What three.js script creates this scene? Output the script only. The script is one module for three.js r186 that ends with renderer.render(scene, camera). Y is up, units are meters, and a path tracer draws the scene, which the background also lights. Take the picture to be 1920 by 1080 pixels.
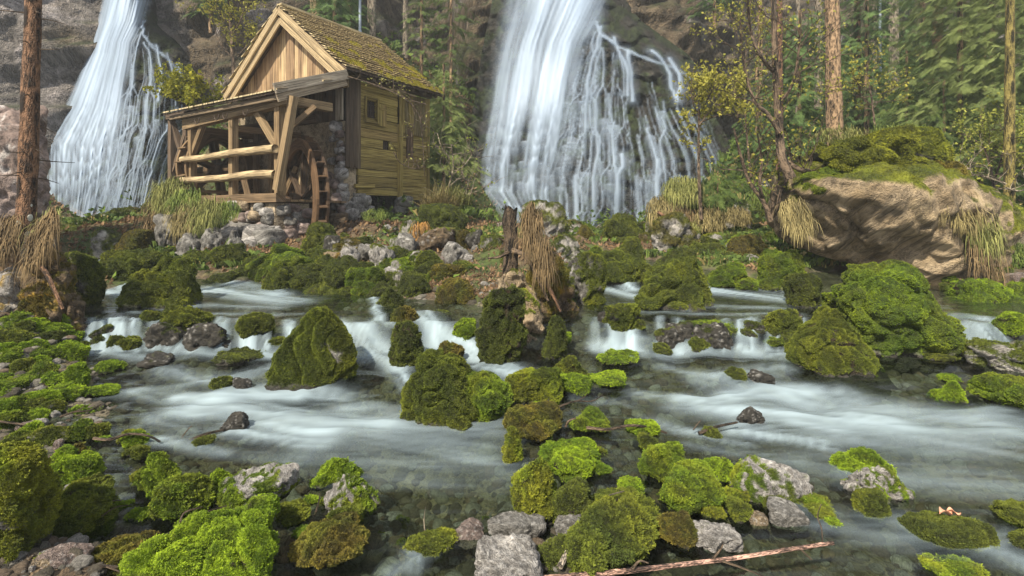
import * as THREE from 'three';
import { ImprovedNoise } from 'three/addons/math/ImprovedNoise.js';
import { mergeGeometries, mergeVertices } from 'three/addons/utils/BufferGeometryUtils.js';

// ---------------------------------------------------------------- camera, sky, sun, exposure
const scene = new THREE.Scene();
const FOCAL = 1000, HORIZON = 400, EYE = 1.6;                    // in pixels of a 1920 x 1080 picture, and metres
const camera = new THREE.PerspectiveCamera(2 * Math.atan(540 / FOCAL) * 180 / Math.PI, 1920 / 1080, 0.05, 300);
camera.position.set(0, EYE, 0);
camera.setViewOffset(1920, 1080, 0, 540 - HORIZON, 1920, 1080);  // level camera, lens shifted down
scene.add(camera);
const renderer = new THREE.WebGLRenderer({ antialias: true });
renderer.setSize(1024, 576);
renderer.toneMapping = THREE.LinearToneMapping;
renderer.toneMappingExposure = 1.58;
scene.fog = new THREE.FogExp2(new THREE.Color(0.86, 0.93, 1.0), 0.0018);
renderer.shadowMap.enabled = true;
const SUN = new THREE.Vector3(-0.34, 0.72, 0.60).normalize();
{
  const W = 256, H = 128, data = new Float32Array(W * H * 4);
  for (let j = 0; j < H; j++) for (let i = 0; i < W; i++) {
    const up = ((j + 0.5) / H - 0.5) * Math.PI, az = ((i + 0.5) / W - 0.5) * 2 * Math.PI;
    const y = Math.sin(up), c = Math.max(0, Math.cos(az) * Math.cos(up) * SUN.x + y * SUN.y + Math.sin(az) * Math.cos(up) * SUN.z);
    const h = Math.exp(-Math.max(0, y) * 2.2), glow = 0.35 * Math.pow(c, 6);
    const k = (j * W + i) * 4;
    data[k] = 0.80 + 0.20 * h + glow; data[k + 1] = 0.88 + 0.13 * h + glow * 0.92; data[k + 2] = 1.0 + 0.05 * h + glow * 0.75; data[k + 3] = 1;
  }
  const sky = new THREE.DataTexture(data, W, H, THREE.RGBAFormat, THREE.FloatType);
  sky.mapping = THREE.EquirectangularReflectionMapping; sky.magFilter = THREE.LinearFilter; sky.needsUpdate = true;
  scene.background = sky; scene.environment = sky;
  scene.environmentIntensity = scene.backgroundIntensity = 0.55;
}
const sun = new THREE.DirectionalLight(new THREE.Color(1, 0.9, 0.72), 5.0);
sun.position.copy(SUN).multiplyScalar(60); sun.position.z -= 10; sun.target.position.set(0, 0, -10);
sun.castShadow = true; sun.shadow.radius = 4; sun.shadow.mapSize.set(4096, 4096);
Object.assign(sun.shadow.camera, { left: -35, right: 35, top: 35, bottom: -35, near: 1, far: 140 });
scene.add(sun, sun.target);

// ---------------------------------------------------------------- helpers
const V = (x, y, z) => new THREE.Vector3(x, y, z);
const { clamp, lerp, smoothstep } = THREE.MathUtils;
const NZ = new ImprovedNoise();
const noise = (x, y, z) => NZ.noise(x + 71.3, y + 33.7, z + 157.9);
function fbm(x, y, z, o = 4) { let s = 0, a = 0.5; for (let i = 0; i < o; i++) { s += a * noise(x, y, z); x = x * 2.03 + 11; y = y * 2.03 + 5; z = z * 2.03 + 7; a *= 0.5; } return s; }
function ridge(x, y, z, o = 4) { let s = 0, a = 0.5; for (let i = 0; i < o; i++) { s += a * (1 - 2 * Math.abs(noise(x, y, z))); x = x * 2.07 + 3; y = y * 2.07 + 9; z = z * 2.07 + 1; a *= 0.5; } return s; }
function rng(seed) { let a = (seed * 2654435761) >>> 0; return () => { a = (a + 0x6d2b79f5) | 0; let t = Math.imul(a ^ (a >>> 15), 1 | a); t = (t + Math.imul(t ^ (t >>> 7), 61 | t)) ^ t; return ((t ^ (t >>> 14)) >>> 0) / 4294967296; }; }
const X = (px, d) => (px - 960) * d / FOCAL, Y = (py, d) => EYE - (py - HORIZON) * d / FOCAL;
const at = (px, py, d) => V(X(px, d), Y(py, d), -d);              // where a thing seen at that pixel stands, d metres away
function poly(pts, x) { if (x <= pts[0][0]) return pts[0][1]; for (let i = 1; i < pts.length; i++) if (x <= pts[i][0]) return lerp(pts[i - 1][1], pts[i][1], (x - pts[i - 1][0]) / (pts[i][0] - pts[i - 1][0])); return pts[pts.length - 1][1]; }
const used = {};
function numbered(name) { const n = used[name] = (used[name] ?? -1) + 1; return n ? name + '_' + String(n).padStart(3, '0') : name; }
function thing(name, label, category, pos, group) {
  const o = new THREE.Group(); o.name = numbered(name); if (pos) o.position.copy(pos);
  o.userData = { label, category }; if (group) o.userData.group = group;
  scene.add(o); return o;
}
function part(name, geo, mat, parent, label) { const m = new THREE.Mesh(geo, mat); m.name = name; if (label) m.userData.label = label; parent.add(m); return m; }
function struct(name, geo, mat) { const m = new THREE.Mesh(geo, mat); m.name = numbered(name); m.userData.kind = 'structure'; scene.add(m); return m; }
const lin = (r, g, b) => new THREE.Color().setRGB(r, g, b);
const mixc = (a, b, t) => [lerp(a[0], b[0], t), lerp(a[1], b[1], t), lerp(a[2], b[2], t)];

// ---------------------------------------------------------------- textures (tileable)
function tileNoise(w, h, cx, cy, seed) {
  const r = rng(seed), g = new Float32Array(cx * cy).map(() => r()), out = new Float32Array(w * h), s = (t) => t * t * (3 - 2 * t);
  for (let j = 0; j < h; j++) { const v = j / h * cy, y0 = Math.floor(v), fy = s(v - y0), a = (y0 % cy) * cx, b = ((y0 + 1) % cy) * cx;
    for (let i = 0; i < w; i++) { const u = i / w * cx, x0 = Math.floor(u), fx = s(u - x0), p = x0 % cx, q = (x0 + 1) % cx; out[j * w + i] = lerp(lerp(g[a + p], g[a + q], fx), lerp(g[b + p], g[b + q], fx), fy); } }
  return out;
}
function layers(w, h, list) { const out = new Float32Array(w * h); let sum = 0; list.forEach(([cx, cy, a, fold], n) => { const t = tileNoise(w, h, cx, cy, n * 17 + cx + cy * 3 + 1); sum += a; for (let k = 0; k < out.length; k++) out[k] += a * (fold ? 1 - Math.abs(2 * t[k] - 1) : t[k]); }); for (let k = 0; k < out.length; k++) out[k] /= sum; return out; }
function tex(w, h, f, srgb) {
  const d = new Uint8Array(w * h * 4);
  for (let k = 0; k < w * h; k++) { const c = f(k); for (let i = 0; i < 3; i++) d[k * 4 + i] = clamp((typeof c === 'number' ? c : c[i]) * 255, 0, 255); d[k * 4 + 3] = 255; }
  const t = new THREE.DataTexture(d, w, h); t.wrapS = t.wrapT = THREE.RepeatWrapping; t.magFilter = THREE.LinearFilter; t.minFilter = THREE.LinearMipmapLinearFilter; t.generateMipmaps = true; if (srgb) t.colorSpace = THREE.SRGBColorSpace; t.needsUpdate = true; return t;
}
const S = 512;
const stoneN = layers(S, S, [[4, 4, 1], [9, 9, 0.8, 1], [21, 21, 0.7], [47, 47, 0.7, 1], [110, 110, 0.6], [240, 240, 0.5]]);
const stoneB = tex(S, S, (k) => clamp((stoneN[k] - 0.5) * 2.2 + 0.5, 0, 1));
const stoneMap = tex(S, S, (k) => clamp(0.80 + (stoneN[k] - 0.5) * 1.5, 0.3, 1), true);
const mossN = layers(S, S, [[18, 18, 0.6], [60, 60, 1, 1], [130, 130, 1], [250, 250, 0.9]]);
const mossB = tex(S, S, (k) => clamp((mossN[k] - 0.5) * 2.4 + 0.5, 0, 1));
const woodN = layers(S, S, [[6, 2, 0.6], [40, 3, 1, 1], [110, 4, 1], [230, 9, 0.9], [3, 30, 0.15]]);
const woodB = tex(S, S, (k) => clamp((woodN[k] - 0.5) * 2.4 + 0.5, 0, 1));
const woodMap = tex(S, S, (k) => { const v = clamp(0.82 + (woodN[k] - 0.5) * 1.35, 0.25, 1); return [v, v * (0.94 + 0.06 * v), v * (0.88 + 0.1 * v)]; }, true);
const barkN = layers(S, S, [[10, 3, 0.8, 1], [24, 7, 1, 1], [60, 20, 1], [140, 90, 0.8]]);
const barkB = tex(S, S, (k) => clamp((barkN[k] - 0.5) * 2.6 + 0.5, 0, 1));
const barkMap = tex(S, S, (k) => clamp(0.72 + (barkN[k] - 0.5) * 2.0, 0.2, 1), true);
const rep = (t, x, y) => { const c = t.clone(); c.repeat.set(x, y); c.needsUpdate = true; return c; };

const matStone = new THREE.MeshStandardMaterial({ vertexColors: true, roughness: 0.92, map: stoneMap, bumpMap: stoneB, bumpScale: 0.025 });
const matMossBase = new THREE.MeshStandardMaterial({ vertexColors: true, roughness: 1, map: stoneMap, bumpMap: mossB, bumpScale: 0.03 });
const matCliff = new THREE.MeshStandardMaterial({ vertexColors: true, roughness: 0.9, map: rep(stoneMap, 0.7, 0.7), bumpMap: rep(stoneB, 0.45, 0.45), bumpScale: 0.22 });
const matWetCliff = new THREE.MeshStandardMaterial({ vertexColors: true, roughness: 0.7, map: rep(stoneMap, 0.5, 0.5), bumpMap: rep(stoneB, 0.5, 0.5), bumpScale: 0.12 });
const matTuft = new THREE.MeshStandardMaterial({ color: 0xffffff, roughness: 0.95, side: THREE.DoubleSide });
const matLeaf = new THREE.MeshPhysicalMaterial({ color: 0xffffff, roughness: 0.9, transmission: 0.35, thickness: 0, side: THREE.DoubleSide, specularIntensity: 0.3 });
const matBlade = new THREE.MeshStandardMaterial({ vertexColors: true, roughness: 0.95, side: THREE.DoubleSide });
const wood = (r, g, b) => new THREE.MeshStandardMaterial({ color: lin(r, g, b), roughness: 0.85, map: woodMap, bumpMap: woodB, bumpScale: 0.008 });
const bark = (r, g, b) => new THREE.MeshStandardMaterial({ color: lin(r, g, b), roughness: 0.95, map: barkMap, bumpMap: barkB, bumpScale: 0.03 });

// uv in metres on a plane that leans between the front and the top of a thing
const NUL = V(0.18, 0.5, 0.85).normalize(), UA = V(1, 0, 0).addScaledVector(NUL, -NUL.x).normalize(), UB = NUL.clone().cross(UA);
function leanUV(g, s = 1) { const p = g.attributes.position, uv = new Float32Array(p.count * 2); for (let i = 0; i < p.count; i++) { const x = p.getX(i), y = p.getY(i), z = p.getZ(i); uv[2 * i] = s * (x * UA.x + y * UA.y + z * UA.z); uv[2 * i + 1] = s * (x * UB.x + y * UB.y + z * UB.z); } g.setAttribute('uv', new THREE.BufferAttribute(uv, 2)); return g; }
function gridGeo(nu, nv, f) {                                    // f(u, v) -> [x, y, z]
  const p = new Float32Array((nu + 1) * (nv + 1) * 3), idx = [];
  for (let j = 0; j <= nv; j++) for (let i = 0; i <= nu; i++) p.set(f(i / nu, j / nv), (j * (nu + 1) + i) * 3);
  for (let j = 0; j < nv; j++) for (let i = 0; i < nu; i++) { const a = j * (nu + 1) + i, b = a + 1, c = a + nu + 1, d = c + 1; idx.push(a, b, d, a, d, c); }
  const g = new THREE.BufferGeometry(); g.setAttribute('position', new THREE.BufferAttribute(p, 3)); g.setIndex(idx); g.computeVertexNormals(); return g;
}
function colorBy(g, f, size = 3) { const p = g.attributes.position, n = g.attributes.normal, c = new Float32Array(p.count * size); for (let i = 0; i < p.count; i++) c.set(f(p.getX(i), p.getY(i), p.getZ(i), n.getX(i), n.getY(i), n.getZ(i), i), i * size); g.setAttribute('color', new THREE.BufferAttribute(c, size)); return g; }
// a tapered tube through points
function sweep(pts, r0, r1, seg = 8, steps = 0, wob = 0, seed = 1) {
  const curve = new THREE.CatmullRomCurve3(pts), n = steps || Math.max(2, pts.length * 3), fr = curve.computeFrenetFrames(n), pos = [], uv = [], idx = [], L = curve.getLength();
  for (let i = 0; i <= n; i++) { const t = i / n, c = curve.getPointAt(t), r = lerp(r0, r1, t);
    for (let k = 0; k <= seg; k++) { const a = k / seg * 2 * Math.PI, w = 1 + wob * noise(Math.cos(a) * 1.5 + seed, Math.sin(a) * 1.5, t * L * 2.5), q = c.clone().addScaledVector(fr.normals[i], Math.cos(a) * r * w).addScaledVector(fr.binormals[i], Math.sin(a) * r * w); pos.push(q.x, q.y, q.z); uv.push(k / seg * Math.max(0.15, 6.28 * r0), t * L); } }
  for (let i = 0; i < n; i++) for (let k = 0; k < seg; k++) { const a = i * (seg + 1) + k, b = a + 1, c = a + seg + 1, d = c + 1; idx.push(a, c, b, b, c, d); }
  for (const e of [0, n]) { const base = pos.length / 3, c = curve.getPointAt(e / n); pos.push(c.x, c.y, c.z); uv.push(0, 0); for (let k = 0; k < seg; k++) { const a = e * (seg + 1) + k; e ? idx.push(base, a, a + 1) : idx.push(base, a + 1, a); } }
  const g = new THREE.BufferGeometry(); g.setAttribute('position', new THREE.Float32BufferAttribute(pos, 3)); g.setAttribute('uv', new THREE.Float32BufferAttribute(uv, 2)); g.setIndex(idx); g.computeVertexNormals(); return g;
}
// a squared timber between two points; w across, t thick, grain along
function timber(p, q, w, t, up = V(0, 1, 0), seed = 1, seg = 4) {
  const L = p.distanceTo(q), g = new THREE.BoxGeometry(w, L, t, 1, seg, 1), P = g.attributes.position, uv = g.attributes.uv, r = rng(seed * 7 + 3), ou = r(), ov = r();
  for (let i = 0; i < P.count; i++) { const x = P.getX(i), y = P.getY(i), z = P.getZ(i), k = 0.09; P.setXYZ(i, x * (1 + k * noise(y * 2 + seed, seed * 3.1, Math.sign(x))), y, z * (1 + k * noise(seed * 1.7, y * 2 + 5, Math.sign(z)))); uv.setXY(i, (x + z) * 1.9 + ou, y * 0.55 + ov); }
  g.computeVertexNormals();
  const yv = q.clone().sub(p).normalize(), zv = up.clone().addScaledVector(yv, -up.dot(yv)); if (zv.lengthSq() < 1e-4) zv.set(0.01, 0, 1).addScaledVector(yv, -yv.z); zv.normalize();
  const m = new THREE.Matrix4().makeBasis(yv.clone().cross(zv), yv, zv).setPosition(p.clone().add(q).multiplyScalar(0.5));
  return g.applyMatrix4(m);
}

// ---------------------------------------------------------------- water levels and ground
const LEVEL = [[0, 0], [4.5, 0], [5.5, 0.12], [5.62, 0.14], [5.95, 0.36], [6.2, 0.385], [8.0, 0.42], [8.4, 0.46], [9.2, 0.56], [12.5, 0.80], [16, 0.86], [22, 0.9]];
const waterY = (x, d) => { const w = d > 3.6 ? 0.26 * noise(x * 0.9, 3.1, 0) + 0.20 * noise(x * 2.3, 8.1, 0) + 0.09 * noise(x * 6, 1.1, 0) : 0; return poly(LEVEL, d + w * smoothstep(d, 3.6, 5)) ; };
function onWater(px, py) { for (let d = 1.4; d < 30; d += 0.01) if (Y(py, d) <= waterY(X(px, d), d)) return d; return 30; }
// ground heights where the photograph shows them: [px, py, distance]
const BANK = [[0, 625, 5.3], [60, 690, 4.7], [90, 760, 4.15], [40, 850, 3.35], [20, 940, 2.8], [60, 1075, 2.25], [-300, 620, 5.2], [-300, 900, 2.8], [0, 520, 7.5], [-200, 440, 9],
  [600, 445, 11.6], [700, 418, 12.5], [800, 425, 13.2], [500, 450, 11.6], [420, 410, 12.6], [300, 410, 13.2], [560, 470, 10.6], [690, 470, 10.2], [820, 470, 10], [880, 510, 8.6], [1000, 540, 7.4], [620, 500, 9.4], [360, 460, 11.2], [780, 520, 8.8],
  [960, 460, 9.6], [900, 425, 13], [930, 440, 16], [1000, 445, 17], [830, 395, 14.5], [800, 300, 19.5], [890, 442, 17.5], [950, 446, 18.5], [1000, 640, 6.1], [1010, 715, 5.1], [975, 800, 4.15], [1000, 880, 3.45], [1040, 960, 2.9], [1060, 1040, 2.5],
  [1290, 455, 12], [1400, 440, 12], [1480, 470, 10.5], [1350, 470, 11], [1620, 520, 9], [1740, 540, 8.6], [1850, 560, 7.8], [1910, 600, 6.8], [2100, 600, 6.6], [1880, 450, 12], [2200, 420, 12],
  [1800, 390, 15], [1700, 320, 18], [1600, 220, 22], [1900, 300, 18], [1900, 160, 23], [1700, 90, 27], [1500, 270, 21], [2200, 150, 22], [1450, 360, 17], [1480, 420, 14],
  [700, 90, 25], [600, 60, 27], [780, 160, 23], [500, 250, 20], [400, 380, 16], [1200, 435, 18], [1100, 440, 18], [200, 445, 18], [1200, 445, 14.5], [150, 450, 14.5], [1130, 450, 14], [60, 425, 14], [-300, 300, 18]];
const BED = [[300, 600], [300, 700], [450, 760], [700, 720], [600, 850], [400, 900], [800, 900], [700, 1000], [500, 1060], [300, 800], [250, 560], [450, 560], [560, 560], [1200, 600], [1400, 620], [1300, 700], [1150, 680], [1500, 760], [1800, 760], [1700, 850], [1850, 950], [1500, 950], [1300, 850], [1150, 860], [1600, 1050], [1850, 1060], [1200, 1040], [850, 800], [1750, 680], [1200, 560], [1400, 560], [210, 500], [1150, 500], [720, 660], [830, 630], [930, 700], [2200, 800], [700, 600], [350, 620], [1250, 780], [750, 850], [850, 960], [1350, 985], [940, 940], [330, 1000], [860, 1060]];
const CTRL = [...BANK.map(([px, py, d]) => [X(px, d), d, Y(py, d) - waterY(X(px, d), d) - (px < 130 && py > 600 && py < 960 ? 0.10 : 0)]), ...BED.map(([px, py]) => { const d = onWater(px, py); return [X(px, d), d, py > 800 && py < 930 && (px > 500 && px < 930 || px > 1480) ? -0.34 : d < 4.2 ? -0.13 : -0.2]; })];
function groundY(x, d) {
  let s = 0, w = 0;
  for (const [cx, cd, h] of CTRL) { const dx = (x - cx), dd = (d - cd), r2 = (dx * dx + dd * dd) / (0.3 + 0.08 * cd) + 0.02, k = 1 / (r2 * r2); s += k * h; w += k; }
  return waterY(x, d) + s / w + 0.05 * fbm(x * 1.3, d * 1.3, 2, 4) * smoothstep(d, 2, 6) * 2 + 0.02 * fbm(x * 6, d * 6, 5, 2);
}
function onSurface(px, py) { for (let d = 1.6; d < 30; d += 0.02) { const x = X(px, d), y = Y(py, d); if (y <= waterY(x, d) || (y < 1.2 && y <= groundY(x, d))) return d; } return 30; }
const upright = (px, d, lift = 0) => V(X(px, d), groundY(X(px, d), d) + lift, -d);
// ---------------------------------------------------------------- ground
{
  const D0 = 0.4, D1 = 46, g = gridGeo(330, 270, (u, v) => { const d = D0 * Math.pow(D1 / D0, v), x = (u - 0.5) * (6 + 3.6 * d); return [x, groundY(x, d), -d]; });
  colorBy(g, (x, y, z, nx, ny) => {
    const d = -z, wet = y < waterY(x, d) + 0.01, n = fbm(x * 0.8, d * 0.8, 3, 4), m = fbm(x * 5, d * 5, 9, 3);
    if (wet) return mixc([0.09, 0.075, 0.045], [0.20, 0.17, 0.115], clamp(0.5 + n + 1.2 * m, 0, 1));
    const litter = mixc([0.085, 0.055, 0.03], [0.2, 0.14, 0.085], clamp(0.5 + 1.6 * m, 0, 1)), green = mixc([0.035, 0.06, 0.012], [0.1, 0.135, 0.025], clamp(0.5 + 1.4 * m, 0, 1));
    return mixc(litter, green, smoothstep(n + 0.5 * m + (d > 12 ? 0.1 : 0) + (x > 5 ? 0.12 : 0), -0.12, 0.2));
  });
  leanUV(g, 1); struct('ground', g, matStone);
}
// ---------------------------------------------------------------- cliff
const CLIFF = [[-60, 16], [-24, 19], [-17, 22.5], [-12, 23.5], [-9, 25], [-6, 30], [-3.5, 29], [-2, 24.5], [2, 23.5], [8, 24], [11, 27], [15, 33], [30, 36], [60, 34]];
function cliffD(x, y) {
  const big = 2.4 * fbm(x * 0.2, y * 0.16, 4, 3), cr = 0.9 * ridge(x * 0.3 + y * 0.16, y * 0.6 - x * 0.22, 1.5, 4), ledge = 0.9 * Math.abs(((y * 0.33 - x * 0.12 + 0.9 * noise(x * 0.3, y * 0.25, 8)) % 1 + 1) % 1 - 0.5);
  return poly(CLIFF, x) - big - cr - ledge + 0.1 * (y - 4) + 0.3 * fbm(x * 2, y * 2, 3, 4) - 0.35 * ridge(x * 0.9, y * 1.1, 6, 3);
}
{
  const g = gridGeo(420, 190, (u, v) => { const t = u * 2 - 1, x = 52 * Math.sign(t) * Math.pow(Math.abs(t), 1.35), y = -1 + 27 * v; return [x, y, -cliffD(x, y)]; });
  colorBy(g, (x, y, z, nx, ny, nz) => {
    const n = fbm(x * 0.35, y * 0.3, 7, 4), m = fbm(x * 1.7, y * 1.1, 2, 3), s = fbm(x * 2.4, y * 0.25, 4, 3);
    const grey = mixc([0.15, 0.135, 0.125], [0.40, 0.36, 0.34], clamp(0.5 + 1.5 * m, 0, 1)), brown = mixc([0.11, 0.082, 0.052], [0.32, 0.245, 0.16], clamp(0.5 + 1.5 * m + s * 0.7, 0, 1));
    let c = mixc(grey, brown, smoothstep(n + (x > -14 ? 0.3 : -0.02) + (x > -14.5 && x < 10 ? 0.1 : 0), -0.1, 0.25));
    c = mixc(c, [0.05, 0.042, 0.033], 0.75 * smoothstep(s + 0.4 * m, 0.08, 0.3));
    c = mixc(c, [0.48, 0.43, 0.42], smoothstep(fbm(x * 0.8, y * 0.6, 31, 3) + (x < -15 ? 0.12 : -0.06), 0.15, 0.26));
    return mixc(c, [0.045, 0.06, 0.014], 0.9 * smoothstep(ny * 0.6 + n * 0.6 + (x > -10 && x < -1 ? 0.25 : 0), 0.25, 0.55));
  });
  leanUV(g, 1); struct('cliff', g, matCliff);
}
// ---------------------------------------------------------------- waterfalls: mossy buttress, white water running over it
const matFall = new THREE.MeshStandardMaterial({ vertexColors: true, transparent: true, roughness: 0.6, side: THREE.DoubleSide });
function waterfall(def, seed, label) {
  const r = rng(seed), D = 20, sc = D / FOCAL, y0 = -60, y1 = 458, GW = 420, GH = 520;
  const { x0, x1, left, right, veil } = def, gx = (px) => (px - x0) / (x1 - x0) * (GW - 1), gy = (py) => (py - y0) / (y1 - y0) * (GH - 1), kx = (GW - 1) / (x1 - x0), ky = (GH - 1) / (y1 - y0);
  const A = new Float32Array(GW * GH);
  const stamp = (px, py, w, a) => { const cx = gx(px), cy = gy(py), rx = w * kx, ry = Math.max(1.5, w * ky * 0.8), R = Math.ceil(rx * 2.2), Q = Math.ceil(ry * 2); for (let j = -Q; j <= Q; j++) for (let i = -R; i <= R; i++) { const X1 = Math.round(cx) + i, Y1 = Math.round(cy) + j; if (X1 < 0 || Y1 < 0 || X1 >= GW || Y1 >= GH) continue; const e = a * Math.exp(-((X1 - cx) ** 2) / (rx * rx) - ((Y1 - cy) ** 2) / (ry * ry)), k = Y1 * GW + X1; if (e > A[k]) A[k] = e; } };
  const wide = (py) => poly(right, py) - poly(left, py);
  // the dense veil on the left
  for (let j = 0; j < GH; j++) for (let i = 0; i < GW; i++) {
    const px = x0 + i / kx, py = y0 + j / ky, l = poly(left, py), v = poly(veil, py), u = (px - l) / (v - l), f = 7 * u, soft = def.soft;
    const e = smoothstep(u, -0.04, 0.10 + soft) * (1 - smoothstep(u, 0.8, 1.12 + 0.1 * noise(py * 0.02, seed, 0)));
    if (e <= 0) continue;
    const n1 = noise(f * 1.1, py * 0.003, seed), n2 = noise(f * 4.0, py * 0.006, seed + 4), n3 = noise(f * 11, py * 0.012, seed + 9), low = smoothstep(py, 150, 430);
    const a = e * clamp(0.62 - 0.22 * low + 0.36 * n1 + (0.34 + 0.3 * low) * n2 + (0.2 + 0.3 * low) * n3, 0.04, 0.95);
    const tier = py * 0.030 + 1.3 * noise(f * 1.7, py * 0.01, seed + 5) + 0.5 * noise(f * 5, 1, seed), tf = tier - Math.floor(tier); A[j * GW + i] = Math.max(A[j * GW + i], a * lerp(1, 0.55 + 0.6 * Math.pow(1 - tf, 1.3) * smoothstep(tf, 0, 0.3), smoothstep(py, 130, 330)));
  }
  // strands over the dark rock: each keeps its place in the fan and wanders
  const strand = (u, py, w, a, end) => { let off = 0, vx = 0; const dir = poly(veil, py); for (; py < end; py += 0.8) { const ledge = Math.sin(py * 0.083 + 2 * noise(u * 6, seed, 1)) ; vx = vx * 0.93 + (r() - 0.5) * (ledge > 0.75 ? 1.1 : 0.10); off += vx * 0.4; const v = poly(veil, py), R = poly(right, py), px = v + u * (R - v) + off + 3 * noise(py * 0.012, u * 9, seed); const pulse = 0.72 + 0.4 * noise(py * 0.02, u * 40, seed); stamp(px, py, w * 0.55 * (0.6 + 0.7 * pulse), a * 0.85 * (0.5 + 0.5 * pulse)); if (w > 1.8) stamp(px + 1.5 * noise(py * 0.03, u, 2) * w, py, w * 1.9, a * 0.33 * pulse); if (r() < 0.004 && py < end - 60 && w > 1.2) strand(clamp(u + (r() - 0.5) * 0.08, 0, 1), py, w * 0.7, a * 0.8, Math.min(end, py + 60 + 160 * r())); } };
  for (const [u, py, w, a, end] of def.strands) strand(u, py, w, a, end);
  for (let k = 0; k < def.extra; k++) { const u = Math.pow(r(), 1.3), s0 = poly(def.ridge, u) + 20 + 320 * r(); strand(u, s0, 0.7 + 0.9 * r() * r() + 0.3, 0.3 + 0.5 * r(), Math.min(440, s0 + 60 + 200 * r())); }
  // a stream along the upper edge of the buttress
  for (let t = 0; t < 1; t += 0.004) for (let k = 0; k < 3; k++) { const py = poly(def.ridge, t), v = poly(veil, py), R = poly(right, py); stamp(v + t * (R - v) - 2 + 6 * noise(t * 9, k * 3, seed), py + k * 3 * noise(t * 5, k, seed + 2), 2.4 - k * 0.5, (0.85 - 0.45 * t) * (0.7 + 0.5 * noise(t * 14, k, 3))); }
  // bells of water over round ledges
  for (let k = 0; k < def.bells; k++) {
    const py = 190 + 170 * r(), l = poly(left, py), v = poly(veil, py), R = poly(right, py), px = l + (v - l) * (0.25 + 0.85 * r()) + (r() < 0.3 ? (R - v) * r() * 0.8 : 0), bw = (8 + 14 * r()) * def.bell, bh = 8 + 9 * r(), tail = 18 + 30 * r();
    for (let i = -bw; i <= bw; i += 0.6) { const lip = py - bh * Math.sqrt(Math.max(0, 1 - (i / bw) ** 2)) + bh, n = 0.75 + 0.5 * noise((px + i) * 0.35, k, 1); const side = Math.pow(1 - (i / bw) ** 2, 1.5); for (let q = 0; q < 60; q += 1.1) stamp(px + i + 0.04 * i * q / 10, lip + q, 1.3, 0.48 * side * Math.exp(-q / tail) * n); }
  }
  for (let pass = 0; pass < 3; pass++) { const B = A.slice(); for (let j = 1; j < GH - 1; j++) for (let i = 1; i < GW - 1; i++) { const k = j * GW + i; A[k] = 0.4 * B[k] + 0.14 * (B[k - 1] + B[k + 1]) + 0.16 * (B[k - GW] + B[k + GW]); } }
  for (let k = 0; k < A.length; k++) A[k] *= 0.35 + 0.65 * smoothstep(A[k], 0.02, 0.28);
  // surface
  const surf = (px, py, smooth) => {
    const h = clamp((440 - py) / 440, -0.1, 1.2), l = poly(left, py), R = poly(right, py), u = clamp((px - l) / (R - l), -0.2, 1.2), cross = 1 - Math.pow(Math.abs(2 * u - 1), 2.4);
    const x = (px - 960) * sc, y = EYE - (py - HORIZON) * sc, st = y * 1.0 + 1.6 * noise(x * 0.6, y * 0.3, seed) + 0.5 * noise(x * 2.1, y, seed), fr = st - Math.floor(st);
    const base = 22.6 - (1 - h) * 2.1 - (0.5 + 0.9 * h) * cross - 0.35 * noise(x * 0.5, y * 0.3, seed);
    if (smooth) return base - 0.05 * noise(x * 1.1, y * 0.8, seed);
    const ledge = 0.34 * Math.sin(3.14 * Math.pow(fr, 0.7)) * (0.5 + 0.9 * noise(x * 0.9, st * 0.6, seed));
    return base + 0.30 - ledge - 0.28 * fbm(x * 1.4, y * 1.4, seed, 4) - 0.12 * ridge(x * 3, y * 3, seed, 2);
  };
  const place = (px, py, lift) => { const d = surf(px, py, lift > 0) - lift; return [X(px, d), Y(py, d), -d]; };
  const root = new THREE.Group(); root.name = numbered('waterfall'); root.userData = { kind: 'structure', label }; scene.add(root);
  const rock = gridGeo(170, 220, (u, v) => { const py = lerp(y1 + 25, y0, v), l = poly(left, py), R = poly(right, py); return place(lerp(l - 12, R + 18, u), py, 0); });
  colorBy(rock, (x, y, z, nx, ny, nz) => { const n = fbm(x * 1.5, y * 1.2, seed, 4), m = fbm(x * 5, y * 4, seed, 2), wet = mixc([0.014, 0.015, 0.013], [0.055, 0.048, 0.038], clamp(0.5 + 1.6 * m, 0, 1)), moss = mixc([0.012, 0.022, 0.005], [0.042, 0.062, 0.013], clamp(0.5 + 1.6 * m, 0, 1)); return mixc(wet, moss, smoothstep(n + 0.25 * ny, -0.02, 0.2)); });
  leanUV(rock); part('wet_rock', rock, matWetCliff, root);
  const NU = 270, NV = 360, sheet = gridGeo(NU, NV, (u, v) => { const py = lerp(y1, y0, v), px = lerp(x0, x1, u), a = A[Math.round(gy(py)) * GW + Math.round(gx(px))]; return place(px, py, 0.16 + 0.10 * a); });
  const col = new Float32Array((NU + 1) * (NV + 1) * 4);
  for (let j = 0; j <= NV; j++) for (let i = 0; i <= NU; i++) { const a = A[Math.round((1 - j / NV) * (GH - 1)) * GW + Math.round(i / NU * (GW - 1))]; col.set([0.46, 0.58, 0.76, a < 0.012 ? 0 : a], (j * (NU + 1) + i) * 4); }  // water colour darkened and blued to stand in for cliff shade
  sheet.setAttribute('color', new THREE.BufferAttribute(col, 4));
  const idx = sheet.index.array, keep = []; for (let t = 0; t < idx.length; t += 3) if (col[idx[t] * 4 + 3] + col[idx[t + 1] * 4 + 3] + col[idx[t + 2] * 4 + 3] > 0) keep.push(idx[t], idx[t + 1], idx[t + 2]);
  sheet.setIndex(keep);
  part('white_water', sheet, matFall, root);
}
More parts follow.
